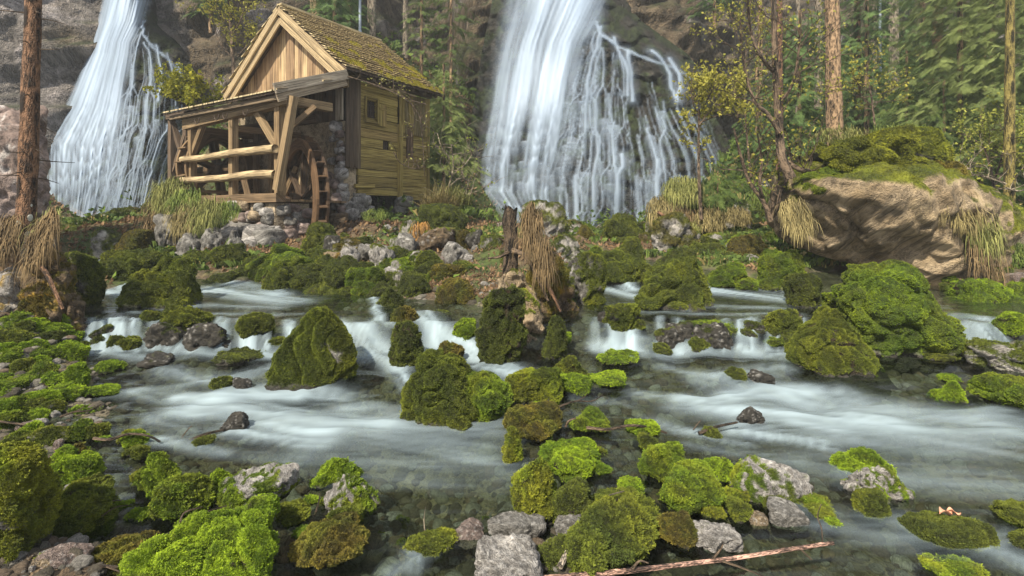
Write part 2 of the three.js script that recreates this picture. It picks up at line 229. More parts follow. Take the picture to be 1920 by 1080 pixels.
waterfall({ x0: 40, x1: 375, soft: 0.05, bell: 0.75, bells: 36, extra: 100,
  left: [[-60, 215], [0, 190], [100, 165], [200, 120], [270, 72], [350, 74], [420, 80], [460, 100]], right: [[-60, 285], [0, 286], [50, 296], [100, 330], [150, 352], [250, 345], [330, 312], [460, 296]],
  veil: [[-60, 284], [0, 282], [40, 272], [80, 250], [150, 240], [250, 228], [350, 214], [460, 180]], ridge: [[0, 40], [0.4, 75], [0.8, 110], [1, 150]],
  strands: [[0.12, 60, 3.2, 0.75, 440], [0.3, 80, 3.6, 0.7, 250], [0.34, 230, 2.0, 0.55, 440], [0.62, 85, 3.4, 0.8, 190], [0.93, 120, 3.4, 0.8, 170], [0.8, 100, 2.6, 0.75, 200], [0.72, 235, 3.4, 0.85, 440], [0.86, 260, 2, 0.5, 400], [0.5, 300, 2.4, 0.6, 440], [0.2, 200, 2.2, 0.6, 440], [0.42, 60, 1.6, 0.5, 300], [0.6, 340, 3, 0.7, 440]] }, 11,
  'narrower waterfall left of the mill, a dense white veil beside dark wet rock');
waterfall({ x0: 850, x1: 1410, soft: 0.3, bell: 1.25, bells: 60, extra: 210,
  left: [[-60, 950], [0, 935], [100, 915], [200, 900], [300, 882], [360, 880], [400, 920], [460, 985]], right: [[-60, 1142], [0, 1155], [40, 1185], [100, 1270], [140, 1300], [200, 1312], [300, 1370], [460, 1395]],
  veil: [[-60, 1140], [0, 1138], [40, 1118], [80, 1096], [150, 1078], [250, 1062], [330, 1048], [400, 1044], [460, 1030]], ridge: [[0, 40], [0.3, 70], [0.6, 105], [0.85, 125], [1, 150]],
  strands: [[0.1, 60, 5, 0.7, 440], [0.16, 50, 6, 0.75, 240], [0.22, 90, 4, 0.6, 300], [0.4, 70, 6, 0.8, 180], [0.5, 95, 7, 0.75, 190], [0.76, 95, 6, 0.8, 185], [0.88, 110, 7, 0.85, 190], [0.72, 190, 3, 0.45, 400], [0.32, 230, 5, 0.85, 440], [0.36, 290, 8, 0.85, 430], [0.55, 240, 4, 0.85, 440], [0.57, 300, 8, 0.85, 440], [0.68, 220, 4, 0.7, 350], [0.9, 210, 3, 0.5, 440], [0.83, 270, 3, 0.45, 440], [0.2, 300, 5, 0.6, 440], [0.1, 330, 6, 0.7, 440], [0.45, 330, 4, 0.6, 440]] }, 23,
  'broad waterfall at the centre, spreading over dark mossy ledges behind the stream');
// ---------------------------------------------------------------- stream
function foamAt() {
  const r = rng(5), L = [];
  const add = (x0, y0, x1, y1, w, a) => { const d0 = onWater(x0, y0), d1 = onWater(x1, y1), p = [X(x0, d0), d0], q = [X(x1, d1), d1], len = Math.hypot(q[0] - p[0], q[1] - p[1]); L.push({ p, u: [(q[0] - p[0]) / len, (q[1] - p[1]) / len], len, w: w * (d0 + d1) / 2 / FOCAL, a, n: r() * 50 }); };
  for (const o of [0, 945]) {
    for (const s of [[190, 462, 212, 515, 22, 1], [212, 505, 240, 545, 26, 1], [195, 545, 330, 578, 40, 0.9], [300, 570, 520, 580, 35, 0.45], [395, 545, 555, 565, 60, 1], [440, 530, 530, 552, 40, 0.7], [240, 588, 560, 590, 22, 0.35],
      [180, 660, 300, 672, 28, 0.5], [330, 660, 520, 672, 28, 0.55], [470, 665, 560, 660, 30, 0.6], [250, 640, 330, 655, 22, 0.45], [300, 690, 430, 720, 40, 0.35], [370, 720, 520, 690, 44, 0.5], [430, 740, 560, 735, 60, 0.75], [330, 752, 560, 742, 36, 0.75], [250, 740, 420, 760, 40, 0.4], [500, 730, 640, 745, 60, 0.6],
      [330, 772, 520, 782, 60, 0.6], [380, 765, 720, 795, 70, 0.75], [560, 795, 930, 808, 90, 0.55], [440, 800, 620, 815, 50, 0.75], [430, 815, 600, 838, 44, 0.8], [600, 825, 900, 850, 90, 0.38], [280, 790, 380, 812, 44, 0.3], [350, 840, 560, 870, 40, 0.22], [650, 770, 930, 778, 50, 0.4]]) add(s[0] + o, s[1], s[2] + o, s[3], s[4], s[5]);
    for (let k = 0; k < 26; k++) { const x = 172 + o + 390 * r(); if (x > 270 + o && x < 420 + o && r() < 0.5) continue; add(x, 596 + 6 * r(), x + 4 * (r() - 0.5), 655 + 8 * r(), 8 + 14 * r(), 0.35 + 0.5 * r()); }
  }
  for (const s of [[640, 605, 690, 668, 46, 0.85], [690, 610, 745, 690, 40, 0.9], [702, 560, 708, 600, 16, 0.95], [700, 600, 760, 612, 22, 0.6], [742, 680, 770, 730, 34, 0.8], [795, 590, 810, 650, 50, 0.85], [800, 600, 850, 640, 40, 0.7], [862, 640, 900, 675, 34, 1], [880, 665, 970, 700, 50, 0.9], [900, 690, 985, 712, 30, 0.6],
    [1780, 595, 1860, 600, 40, 0.4], [1850, 600, 1885, 640, 26, 0.8], [1800, 610, 1815, 650, 40, 0.8], [1830, 610, 1850, 645, 34, 0.8], [1500, 760, 1920, 800, 110, 0.55], [1560, 780, 1900, 850, 90, 0.35], [1500, 960, 1700, 975, 60, 0.2], [1700, 985, 1900, 1010, 50, 0.3], [1820, 1020, 1920, 1060, 60, 0.5], [1600, 900, 1900, 930, 60, 0.22], [770, 1040, 780, 1075, 30, 0.35], [730, 1075, 800, 1040, 40, 0.3],
    [560, 862, 940, 885, 80, 0.26], [600, 900, 930, 915, 60, 0.16], [1500, 872, 1900, 905, 110, 0.28], [1560, 1000, 1900, 1035, 80, 0.28], [1110, 655, 1200, 660, 24, 0.4], [1210, 665, 1330, 655, 26, 0.35], [260, 825, 330, 835, 26, 0.5], [300, 830, 420, 852, 30, 0.4], [1240, 800, 1310, 815, 30, 0.5], [1270, 812, 1400, 836, 30, 0.45], [60, 622, 200, 628, 14, 0.4], [1080, 745, 1180, 765, 30, 0.2], [200, 740, 330, 735, 30, 0.3]]) add(...s);
  return (x, d) => {
    let a = 0;
    for (const s of L) { const dx = x - s.p[0], dd = d - s.p[1]; let t = dx * s.u[0] + dd * s.u[1]; const o = t < 0 ? -t : t > s.len ? t - s.len : 0; if (o > s.w * 2) continue; const c = -dx * s.u[1] + dd * s.u[0] + 0.35 * s.w * noise(t / s.w * 0.35, s.n, 3); const e = (c * c + o * o) / (s.w * s.w * 0.3); if (e > 5) continue; const n = 0.66 + 0.60 * noise(c / s.w * 3.0, t / s.w * 0.4, s.n) + 0.45 * noise(c / s.w * 8, t / s.w * 0.7, s.n + 7); a = 1 - (1 - a) * (1 - clamp(0.72 * s.a * Math.exp(-e) * n, 0, 0.93)); }
    return a;
  };
}
{
  const foam = foamAt(), D0 = 1.2, D1 = 21, NU = 540, NV = 290;
  const rapid = (x, d) => 0.035 * smoothstep(d, 3.3, 4.4) * (1 - smoothstep(d, 6.2, 7)) + 0.004;
  const wave = (x, d) => rapid(x, d) * (noise(x * 1.6 + 0.6 * noise(x, d, 1), d * 3.4, 5) + 0.5 * noise(x * 3.4, d * 7, 8));
  const f = new Float32Array((NU + 1) * (NV + 1)); let k = 0;
  const shape = (lift) => gridGeo(NU, NV, (u, v) => { const d = D0 * Math.pow(D1 / D0, v), x = (u - 0.5) * (3 + 2.4 * d); let a = 0; if (lift) { a = groundY(x, d) > waterY(x, d) + 0.04 ? 0 : foam(x, d); f[k++] = a; } return [x, waterY(x, d) + wave(x, d) + lift + 0.03 * a, -d]; });
  const water = shape(0);
  water.setAttribute('uv', new THREE.BufferAttribute(new Float32Array(water.attributes.position.count * 2).map((_, i) => { const p = water.attributes.position; return i % 2 ? p.getZ(i >> 1) * 1.2 : p.getX(i >> 1) * 0.35; }), 2));
  const stream = new THREE.Group(); stream.name = 'stream'; stream.userData = { kind: 'structure', label: 'clear mountain stream running over rapids between mossy boulders' }; scene.add(stream);
  part('water', water, new THREE.MeshPhysicalMaterial({ color: lin(0.58, 0.67, 0.58), transmission: 1, thickness: 0, ior: 1.33, roughness: 0.2, bumpMap: tex(256, 256, ((n) => (i) => n[i])(layers(256, 256, [[6, 6, 1], [15, 15, 0.5]]))), bumpScale: 0.02 }), stream);
  const sheet = shape(0.006), col = new Float32Array(f.length * 4), idx = sheet.index.array, keep = [];
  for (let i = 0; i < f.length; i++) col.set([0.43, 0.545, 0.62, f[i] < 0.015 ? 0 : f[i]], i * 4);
  for (let t = 0; t < idx.length; t += 3) if (col[idx[t] * 4 + 3] + col[idx[t + 1] * 4 + 3] + col[idx[t + 2] * 4 + 3] > 0) keep.push(idx[t], idx[t + 1], idx[t + 2]);
  sheet.setIndex(keep); sheet.setAttribute('color', new THREE.BufferAttribute(col, 4));
  part('foam', sheet, matFall, stream);
}
// ---------------------------------------------------------------- rocks
const unit = {};
function sphere(n) { if (!unit[n]) { const g = new THREE.IcosahedronGeometry(1, n); g.deleteAttribute('normal'); g.deleteAttribute('uv'); unit[n] = mergeVertices(g, 1e-5); } return unit[n]; }
const STONE = { grey: [[0.17, 0.16, 0.145], [0.40, 0.385, 0.365]], pale: [[0.30, 0.28, 0.26], [0.62, 0.59, 0.57]], pink: [[0.20, 0.145, 0.125], [0.43, 0.34, 0.31]], brown: [[0.085, 0.058, 0.034], [0.24, 0.17, 0.10]], dark: [[0.035, 0.033, 0.028], [0.10, 0.09, 0.075]], tan: [[0.24, 0.175, 0.10], [0.52, 0.41, 0.28]] };
const MOSS = { lime: [[0.09, 0.16, 0.006], [0.30, 0.42, 0.014]], green: [[0.062, 0.11, 0.006], [0.22, 0.31, 0.014]], olive: [[0.045, 0.065, 0.007], [0.165, 0.20, 0.017]], gold: [[0.075, 0.09, 0.007], [0.26, 0.27, 0.016]], rust: [[0.065, 0.055, 0.010], [0.22, 0.175, 0.024]], dark: [[0.036, 0.050, 0.008], [0.135, 0.16, 0.018]] };
const tuftGeo = (() => {                                         // seven short bent blades
  const pos = [], r = rng(77), idx = [];
  for (let k = 0; k < 20; k++) { const a = 6.283 * r(), q = 0.85 * Math.sqrt(r()), ox = Math.cos(a) * q, oz = Math.sin(a) * q, tilt = 0.9 * r() - 0.1, L = 0.45 + 0.45 * r(), w = 0.055, dx = Math.cos(a), dz = Math.sin(a), b = pos.length / 3; pos.push(ox - dz * w, -0.15, oz + dx * w, ox + dz * w, -0.15, oz - dx * w, ox + dx * Math.sin(tilt) * L * 0.6 + dz * w * 0.8, L * 0.6, oz + dz * Math.sin(tilt) * L * 0.6 - dx * w * 0.8, ox + dx * Math.sin(tilt) * L * 1.25, L * (0.8 - 0.3 * tilt), oz + dz * Math.sin(tilt) * L * 1.25); idx.push(b, b + 1, b + 2, b, b + 2, b + 3); }
  const g = new THREE.BufferGeometry(); g.setAttribute('position', new THREE.Float32BufferAttribute(pos, 3)); g.setIndex(idx); g.computeVertexNormals(); return g;
})();
function instanced(name, geo, mat, items, parent) {              // items: [matrix, colour]
  const m = new THREE.InstancedMesh(geo, mat, items.length), c = new THREE.Color(); m.name = name; m.userData.kind = 'stuff';
  items.forEach(([mx, k], i) => { m.setMatrixAt(i, mx); m.setColorAt(i, c.setRGB(k[0], k[1], k[2])); });
  parent.add(m); return m;
}
const SECOND = { lime: 'green', green: 'gold', olive: 'gold', gold: 'green', rust: 'olive', dark: 'olive' };
function mossTone(x, y, z, fr, q0, tone, o) {                     // patches of a second moss and of dark moss among the first
  const a = MOSS[tone], b = MOSS[SECOND[tone]], f = fbm(x * fr * 0.9 + q0 + 40, y * fr * 0.9, z * fr * 0.9, 3), g = fbm(x * fr * 2.2 + q0, y * fr * 2.2 + 17, z * fr * 2.2, 3);
  return mixc(mixc(mixc(a[0], a[1], o), mixc(b[0], b[1], o), 0.6 * smoothstep(f, -0.15, 0.35)), mixc(MOSS.dark[0], MOSS.dark[1], o), 0.55 * smoothstep(g, 0.05, 0.3));
}
let tuftCount = 0;
function growMoss(parent, g, mask, tone, L, most, seed, fr, q0, droop = 0.5, dens = 0.62) {
  const P = g.attributes.position, N = g.attributes.normal, idx = g.index.array, r = rng(seed * 13 + 5), items = [], sp = L * dens, Yv = V(0, 1, 0), a = V(0, 0, 0), b = V(0, 0, 0), c = V(0, 0, 0), n = V(0, 0, 0), q = new THREE.Quaternion(), t = new THREE.Quaternion();
  let area = 0; const tri = [];
  for (let k = 0; k < idx.length; k += 3) { const m = (mask[idx[k]] + mask[idx[k + 1]] + mask[idx[k + 2]]) / 3; if (m < 0.25) continue; n.fromBufferAttribute(N, idx[k]); if (n.z < -0.45 && n.y < 0.5) continue; a.fromBufferAttribute(P, idx[k]); b.fromBufferAttribute(P, idx[k + 1]); c.fromBufferAttribute(P, idx[k + 2]); const s = b.clone().sub(a).cross(c.clone().sub(a)).length() / 2; area += s; tri.push([k, s, m]); }
  const per = Math.min(1 / (sp * sp), most / Math.max(area, 1e-6));
  for (const [k, s, m] of tri) { let want = s * per * smoothstep(m, 0.2, 0.7); for (want = Math.floor(want) + (r() < want % 1 ? 1 : 0); want > 0; want--) {
    let u = r(), v = r(); if (u + v > 1) { u = 1 - u; v = 1 - v; }
    a.fromBufferAttribute(P, idx[k]); b.fromBufferAttribute(P, idx[k + 1]); c.fromBufferAttribute(P, idx[k + 2]); const p = a.clone().multiplyScalar(1 - u - v).addScaledVector(b, u).addScaledVector(c, v); n.fromBufferAttribute(N, idx[k]);
    const dir = V(n.x + 0.3 * (r() - 0.5), n.y + 0.3 * (r() - 0.5) - droop * (1 - Math.abs(n.y)), n.z + 0.5 * (r() - 0.5)).normalize(), big = L * (0.6 + 0.8 * r());
    q.setFromUnitVectors(Yv, dir).multiply(t.setFromAxisAngle(Yv, 6.28 * r()));
    const f = fbm(p.x / L * 0.05 + seed, p.y / L * 0.05, p.z / L * 0.05, 3), col = mossTone(p.x, p.y, p.z, fr, q0, tone, clamp(0.48 + 1.5 * f + 0.7 * (r() - 0.5), 0, 1));
    p.addScaledVector(n, -0.12 * big); items.push([new THREE.Matrix4().compose(p, q, V(big, big, big)), col]);
  } }
  tuftCount += items.length; if (items.length) instanced('moss', tuftGeo, matTuft, items, parent);
}
// box: [left, top, right, bottom] in the picture; opts: d distance of the front foot (else where the water is), s shape, m moss share, tone, st stone, sk skew of the top, deep depth/width, droop
let rockSeed = 1;
function rock(name, label, box, o = {}) {
  if (o.m === 1 && rockSeed % 2) o = { ...o, m: 0.78 };
  const [x0, y0, x1, y1] = box, seed = o.seed ?? ++rockSeed, r = rng(seed * 31 + 7), cx = (x0 + x1) / 2, d0 = o.d ?? onSurface(cx, y1), deep = o.deep ?? 0.85, wpx = x1 - x0, shape = o.s ?? 'round';
  let W = wpx * d0 / FOCAL; const dc = d0 + W * deep * 0.42; W = wpx * dc / FOCAL; const foot = Y(y1, d0), H = Math.max(0.03, Y(y0, dc) - foot), Dp = W * deep, sink = o.sink ?? 0.3;
  const N = clamp(Math.round(Math.sqrt(wpx * (y1 - y0)) / 6.0), 6, 52), g = sphere(N).clone(), P = g.attributes.position, moss = o.m ?? 0.8, tone = o.tone ?? 'olive', st = STONE[o.st ?? 'grey'];
  const k = { round: 7, block: 4, cone: 8, slab: 7, angular: 3 }[shape] ?? 7, planes = [];
  const np = { round: 16, block: 10, cone: 14, slab: 12, angular: 10 }[shape] ?? 14;
  for (let i = 0; i < np; i++) { const z = 2 * r() - 1, a = 6.283 * r(), q = Math.sqrt(1 - z * z); planes.push([q * Math.cos(a), z, q * Math.sin(a), 0.74 + 0.3 * r()]); }
  for (const a of [[1, 0, 0], [-1, 0, 0], [0, 1, 0], [0, -1, 0], [0, 0, 1], [0, 0, -1]]) planes.push([...a, shape === 'block' ? 0.80 : 0.97]);
  if (shape === 'round' || shape === 'cone') for (let i = 0; i < 5; i++) planes[i][3] = 0.62 + 0.14 * r();
  const p = k === 7 ? 12 : k === 8 ? 13 : k === 4 ? 14 : 18, S1 = Math.max(W, H), fr = 2.2 / S1, amp = (o.rough ?? (shape === 'block' ? 0.08 : 0.13)) * S1, tall = H / (1 - sink), v = V(0, 0, 0);
  for (let i = 0; i < P.count; i++) {
    v.fromBufferAttribute(P, i); let s = 0; for (const c of planes) { const t = (c[0] * v.x + c[1] * v.y + c[2] * v.z) / c[3]; if (t > 0) s += Math.pow(t, p); }
    const R = Math.pow(s, -1 / p), ny = v.y * R; let x = v.x * R, z = v.z * R;
    const t = clamp((ny + 1) / 2, 0, 1); if (shape === 'cone') { const q = lerp(1.28, o.tip ?? 0.3, t); x *= q; z *= q; } else if (o.under) { const q = lerp(1 - o.under, 1.02, smoothstep(t, 0.15, 0.75)); x *= q; z *= q; }
    P.setXYZ(i, x, ny, z);
  }
  g.computeBoundingBox(); const bb = g.boundingBox, sx = W / (bb.max.x - bb.min.x), sy = tall / (bb.max.y - bb.min.y), sz = Dp / (bb.max.z - bb.min.z), mx = (bb.max.x + bb.min.x) / 2;
  for (let i = 0; i < P.count; i++) { const y = (P.getY(i) - bb.min.y) * sy, t = y / tall; P.setXYZ(i, (P.getX(i) - mx) * sx + (o.sk ?? 0) * W * Math.max(0, t - 0.35), y - tall * sink, P.getZ(i) * sz + (o.lean ?? 0) * Dp * t); }
  g.computeVertexNormals(); const Nn = g.attributes.normal, q0 = seed * 3.7;
  for (let i = 0; i < P.count; i++) { v.fromBufferAttribute(P, i); const a = fbm(v.x * fr + q0, v.y * fr, v.z * fr, 4), b = ridge(v.x * fr * 2.1 + q0, v.y * fr * 2.6, v.z * fr * 2.1, 3), lump = moss > 0.5 ? Math.abs(noise(v.x * fr * 3.1, v.y * fr * 3.1 + q0, v.z * fr * 3.1)) : 0, cr = Math.exp(-Math.pow(noise(v.x * fr * 1.7 + 9, v.y * fr * 1.5 + q0, v.z * fr * 1.7) / 0.10, 2)) * 0.65 + Math.exp(-Math.pow(noise(v.x * fr * 4 + 2, v.y * fr * 4 + q0, v.z * fr * 4) / 0.13, 2)) * 0.26, h = amp * (1.25 * a + (moss > 0.6 ? 0.3 : 0.55) * (b - 0.1) + 0.2 * lump - cr * (o.cracks ?? 1)); P.setXYZ(i, v.x + Nn.getX(i) * h, v.y + Nn.getY(i) * h * 0.8, v.z + Nn.getZ(i) * h); }
  { let a = 1e9, b = -1e9, t = -1e9; for (let i = 0; i < P.count; i++) if (P.getY(i) > -0.05 * H) { a = Math.min(a, P.getX(i)); b = Math.max(b, P.getX(i)); t = Math.max(t, P.getY(i)); } const fuzz = moss > 0.6 ? 0.6 * (o.L ?? 1) * (0.005 + 0.0016 * d0) : 0, kx = Math.max(0.5 * W, W - 1.2 * fuzz) / (b - a), ky = Math.max(0.5 * H, H - fuzz) / t, mid = o.sk ? (a + b) / 2 : (a + b) / 2; for (let i = 0; i < P.count; i++) { const y = P.getY(i); P.setXYZ(i, (P.getX(i) - mid) * kx, y > 0 ? y * ky : y, P.getZ(i)); } }
  g.computeVertexNormals();
  const mask = new Float32Array(P.count), mt = MOSS[tone];
  colorBy(g, (x, y, z, nx, ny, nz, i) => {
    const a = fbm(x * fr * 1.3 + q0, y * fr * 1.3, z * fr * 1.3 + 9, 4), b = fbm(x * fr * 6, y * fr * 6 + q0, z * fr * 6, 3), m = moss >= 0.97 ? smoothstep(a + 0.8 * b + 0.3 * ny, -0.34, -0.14) : moss <= 0.03 ? 0 : smoothstep(0.95 * a + 0.35 * b + ny * (o.top ?? 0.32) + (o.side ?? 0) * nx + (moss - 0.5) * 1.5 - 0.08, -0.1, 0.16); 
    let c = mixc(st[0], st[1], clamp(0.45 + 1.3 * b + 0.9 * a, 0, 1)); if (o.lich) c = mixc(c, [0.36, 0.22, 0.012], o.lich * smoothstep(a + b * 0.6, 0.05, 0.2)); else c = mixc(c, [0.62, 0.6, 0.58], 0.6 * smoothstep(b - a * 0.4, 0.16, 0.3));
    const wet = o.d === undefined && moss > 0.03 ? 1 - smoothstep(y - 0.10 * b * S1, 0.02 * H, 0.05 * H + 0.012) : 0, mm = m * (1 - wet); mask[i] = mm;  // dark waterline band: bare wet stone, and contact shadow painted in with it
    if (moss >= 0.97) c = mixc([0.05, 0.035, 0.018], [0.13, 0.09, 0.045], clamp(0.5 + 1.5 * b, 0, 1)); c = mixc(c, mixc(STONE.dark[0], STONE.dark[1], clamp(0.4 + b, 0, 1)), wet); return mixc(c, mossTone(x, y, z, fr, q0, tone, clamp(0.2 + 1.2 * b + 0.5 * a, 0, 1)), mm);
  });
  leanUV(g, 1.4 / Math.max(0.35, Math.min(1.2, S1)));
  const root = thing(name, label, o.cat ?? 'rock', V(X(cx, dc), foot, -dc), o.g);
  part(moss > 0.5 ? 'boulder' : 'stone', g, moss > 0.6 ? matMossBase : matStone, root);
  if (moss > 0.03) growMoss(root, g, mask, tone, (o.L ?? 1) * (0.005 + 0.0016 * d0), 2.9 * (o.most ?? clamp(wpx * (y1 - y0) * 0.2, 60, 6000)), seed, fr, q0, o.droop ?? 0.5);
  return root;
}
const refs = [], said = new Set(), sayTone = { lime: 'bright green', green: 'green', olive: 'olive', dark: 'dark green', rust: 'rusty', gold: 'yellow green' }, sayStone = { grey: 'grey', tan: 'tan', brown: 'brown', pink: 'pinkish', dark: 'blackish', pale: 'pale' };
function beside(what, px, py, w) {                                // a label by look and by the nearest named rock
  const far = (o) => Math.hypot(Math.max(0, Math.abs(px - o.x) - o.w / 2), 1.6 * (py - o.y)); let first;
  for (const best of [...refs].sort((a, b) => far(a) - far(b)).slice(0, 7)) {
  const dx = px - best.x, dy = py - best.y, where = Math.abs(dx) > Math.max(best.w * 0.4, Math.abs(dy) * 1.2) ? (dx < 0 ? 'left of' : 'right of') : dy > 0 ? 'in front of' : 'behind';
  for (const size of [w > 34 ? 'large ' : w < 17 ? 'tiny ' : '', '']) { const l = size + what + ' ' + where + ' the ' + best.label; if (l.split(' ').length > 16) continue; first ??= l; if (!said.has(l)) { said.add(l); return l; } }
  }
  return first;
}
const R = (label, box, o = {}) => (o.g || label.split(' ').length > 11 || refs.push({ label, x: (box[0] + box[2]) / 2, y: box[3], w: box[2] - box[0] }), 0) || rock(o.n ?? (o.m !== undefined && o.m < 0.3 ? 'bare_rock' : 'mossy_rock'), label, box, o);

// -- far left
R('tall pink and grey rock face at the left edge behind the spruce trunk', [-90, 190, 92, 470], { d: 9.5, s: 'angular', m: 0.12, st: 'pink', tone: 'olive', deep: 0.6, sink: 0.1, rough: 0.07, n: 'rock_outcrop' });
R('pale limestone boulder with yellow lichen at the left edge', [-40, 500, 78, 610], { d: 5.9, m: 0.22, tone: 'gold', st: 'pale', lich: 0.9 });
R('steep rust and gold mossed rock ridge under the left spruce', [30, 440, 168, 640], { d: 5.75, s: 'cone', m: 0.4, tone: 'rust', st: 'brown', sk: -0.42, tip: 0.5, lich: 0.9, deep: 0.7 });
R('tall boulder right of the left spruce, half bare grey and half mossed', [100, 468, 196, 598], { d: 6.9, m: 0.62, tone: 'olive', st: 'grey', side: 0.35, under: 0.15 });
R('brown mossed boulder at the foot of the left waterfall', [84, 414, 176, 478], { d: 11.5, m: 0.6, tone: 'olive', st: 'brown' });
R('low yellow green mossed rock in front of the left waterfall', [160, 430, 208, 466], { d: 12.5, m: 0.85, tone: 'gold' });
R('dark mossed boulder beside the upper left chute', [188, 466, 294, 532], { m: 0.95, tone: 'olive' });
R('big pointed mossy boulder in the left stream pool below the mill', [242, 478, 398, 575], { m: 0.93, tone: 'olive', s: 'cone', sk: 0.22, tip: 0.34 });
R('small rounded mossed rock right behind the dark chute boulder', [284, 462, 334, 505], { d: 10.2, m: 0.9, tone: 'green' });
R('mossed rock lying between the left waterfall and the chute', [208, 443, 258, 476], { d: 11.8, m: 0.85, tone: 'olive' });
// -- bank under the mill porch
R('grey boulder on the grassy bank left of the mill', [296, 400, 338, 452], { d: 10.8, m: 0.1, st: 'grey', s: 'angular' });
R('round grey boulder in the grass below the porch railing', [378, 426, 420, 472], { d: 10.4, m: 0.05, st: 'grey' });
R('grey rock leaning beside the round boulder below the porch', [336, 436, 378, 478], { d: 10.3, m: 0.15, st: 'grey', s: 'angular' });
R('pointed grey rock with moss foot below the porch', [418, 430, 462, 500], { d: 10, m: 0.35, st: 'grey', s: 'cone', tone: 'green' });
R('dark mossed rock at the water below the round grey boulder', [360, 464, 424, 525], { d: 9.3, m: 0.95, tone: 'dark' });
R('green mossed rock wedged below the pointed grey rock', [396, 456, 468, 520], { d: 9.2, m: 0.95, tone: 'olive' });
R('dark low mossed rock at the shore right of the pointed boulder', [372, 505, 452, 548], { d: 8.6, m: 0.95, tone: 'dark' });
R('wide bright mossed mound at the water under the waterwheel', [462, 468, 606, 542], { d: 8.7, m: 0.97, tone: 'green' });
R('mossed boulder left of the wide mound under the waterwheel', [446, 478, 510, 530], { d: 8.9, m: 0.95, tone: 'olive' });
// -- rubble slope between mill and centre
const rub = 'small limestone rocks strewn over the rubble slope below the mill';
[[606, 470, 650, 506, 'tan', 0.25, 'orange lichened rock below the water outlet of the mill'], [640, 462, 676, 500, 'pale', 0.05, 'pale angular rock right of the orange lichened rock'], [690, 455, 745, 505, 'pale', 0.3, 'white veined rock topped with lichen in the middle of the rubble slope'], [735, 435, 785, 480, 'grey', 0.15, 'upright grey rock in the rubble below the mill corner'], [764, 470, 800, 500, 'pale', 0.3, 'pale speckled rock in front of the upright grey rock'],
  [775, 425, 856, 470, 'brown', 0.25, 'long brown rock under the straw grass right of the mill'], [826, 452, 886, 500, 'grey', 0.12, 'big grey cracked rock at the right end of the rubble'], [795, 478, 838, 502, 'pink', 0.05, 'flat pinkish rock left of the cracked grey rock'], [668, 455, 716, 480, 'grey', 0.1, 'grey slab lying across the top of the rubble'], [606, 440, 642, 474, 'dark', 0.2, 'dark wet rock beside the foot of the waterwheel'],
  [900, 440, 946, 490, 'grey', 0.6, 'grey and green rock left of the broken stump'], [872, 430, 905, 458, 'dark', 0.2, 'dark rock in the leaf litter right of the mill'], [655, 500, 700, 525, 'grey', 0.3, 'low grey rock at the foot of the rubble slope'], [712, 500, 760, 530, 'pale', 0.25, 'light rock at the foot of the rubble slope above the mossed boulders']].forEach(([a, b, c, e, st, m, l], i) => R(l, [a, b, c, e], { d: 9.8 - (e - 460) * 0.016, m, st, s: i % 2 ? 'angular' : 'round', tone: 'olive', lich: i === 0 ? 1 : 0 }));
{ const r = rng(41); for (let k = 0; k < 70; k++) { const d = 8.7 + 3.6 * r(), px = lerp(600, 960, r()), x = X(px, d), y = groundY(x, d), py = HORIZON + (EYE - y) / d * FOCAL, w = (8 + 26 * r() * r()); R(beside(sayStone[['grey', 'pale', 'brown', 'pink', 'dark'][k % 5]] + ' rubble stone', px, py, w), [px - w / 2, py - w * (0.5 + 0.3 * r()), px + w / 2, py + 2], { d, m: r() < 0.3 ? 0.6 : 0.06, st: ['grey', 'pale', 'brown', 'pink', 'dark'][k % 5], s: k % 2 ? 'angular' : 'round', g: rub, n: 'rubble_rock' }); } }
// -- mossy dam in the middle
R('broad mossed boulder left of centre behind the cone rock', [515, 526, 700, 622], { m: 0.97, tone: 'olive', d: 7.6 });
R('mossed hump on top of the broad boulder left of centre', [560, 500, 640, 560], { d: 8.3, m: 0.97, tone: 'green' });
R('mossed boulder with pale streaks behind the small centre falls', [600, 490, 700, 550], { d: 8.5, m: 0.75, tone: 'olive' });
R('tall cone of dark green moss standing in the stream left of centre', [512, 576, 672, 727], { m: 1, tone: 'olive', s: 'cone', sk: 0.04, tip: 0.3, rough: 0.07 });
R('mossed rock between the two small centre falls', [706, 535, 758, 612], { d: 6.9, m: 0.95, tone: 'dark' });
R('brown topped mossed rock standing above its twin in midstream', [732, 570, 792, 640], { d: 6.0, m: 1, tone: 'rust' });
R('egg shaped mossed rock below the brown topped one in midstream', [728, 600, 794, 692], { m: 1, tone: 'dark' });
R('shaded mossed boulder left of the round brown one', [742, 508, 820, 575], { d: 7.5, m: 1, tone: 'dark' });
R('round brown mossed boulder above the centre falls', [812, 522, 892, 602], { d: 7.1, m: 1, tone: 'rust' });
R('low mossed stone under the round brown boulder', [800, 580, 846, 610], { d: 6.5, m: 1, tone: 'dark' });
R('small bright green mossed rock in the right centre fall', [848, 598, 892, 644], { m: 1, tone: 'lime' });
R('dark lumpy mossed rock column at the centre of the picture', [890, 532, 990, 690], { m: 0.97, tone: 'dark', s: 'round', sk: -0.12, deep: 0.7 });
R('tan and pink rock slope with gold moss at the centre', [905, 505, 1040, 698], { d: 5.75, m: 0.4, tone: 'gold', st: 'tan', s: 'cone', sk: -0.3, tip: 0.42, lich: 0.5, deep: 0.9 });
R('steep gold mossed ridge hanging with roots right of the stump', [985, 462, 1094, 625], { d: 6.5, s: 'cone', m: 0.45, tone: 'rust', st: 'brown', sk: -0.35, tip: 0.45, lich: 0.8, deep: 0.7 });
R('boulder right of the gold ridge, half bare grey and half mossed', [1032, 468, 1132, 598], { d: 7.0, m: 0.62, tone: 'olive', st: 'grey', side: 0.35, under: 0.15 });
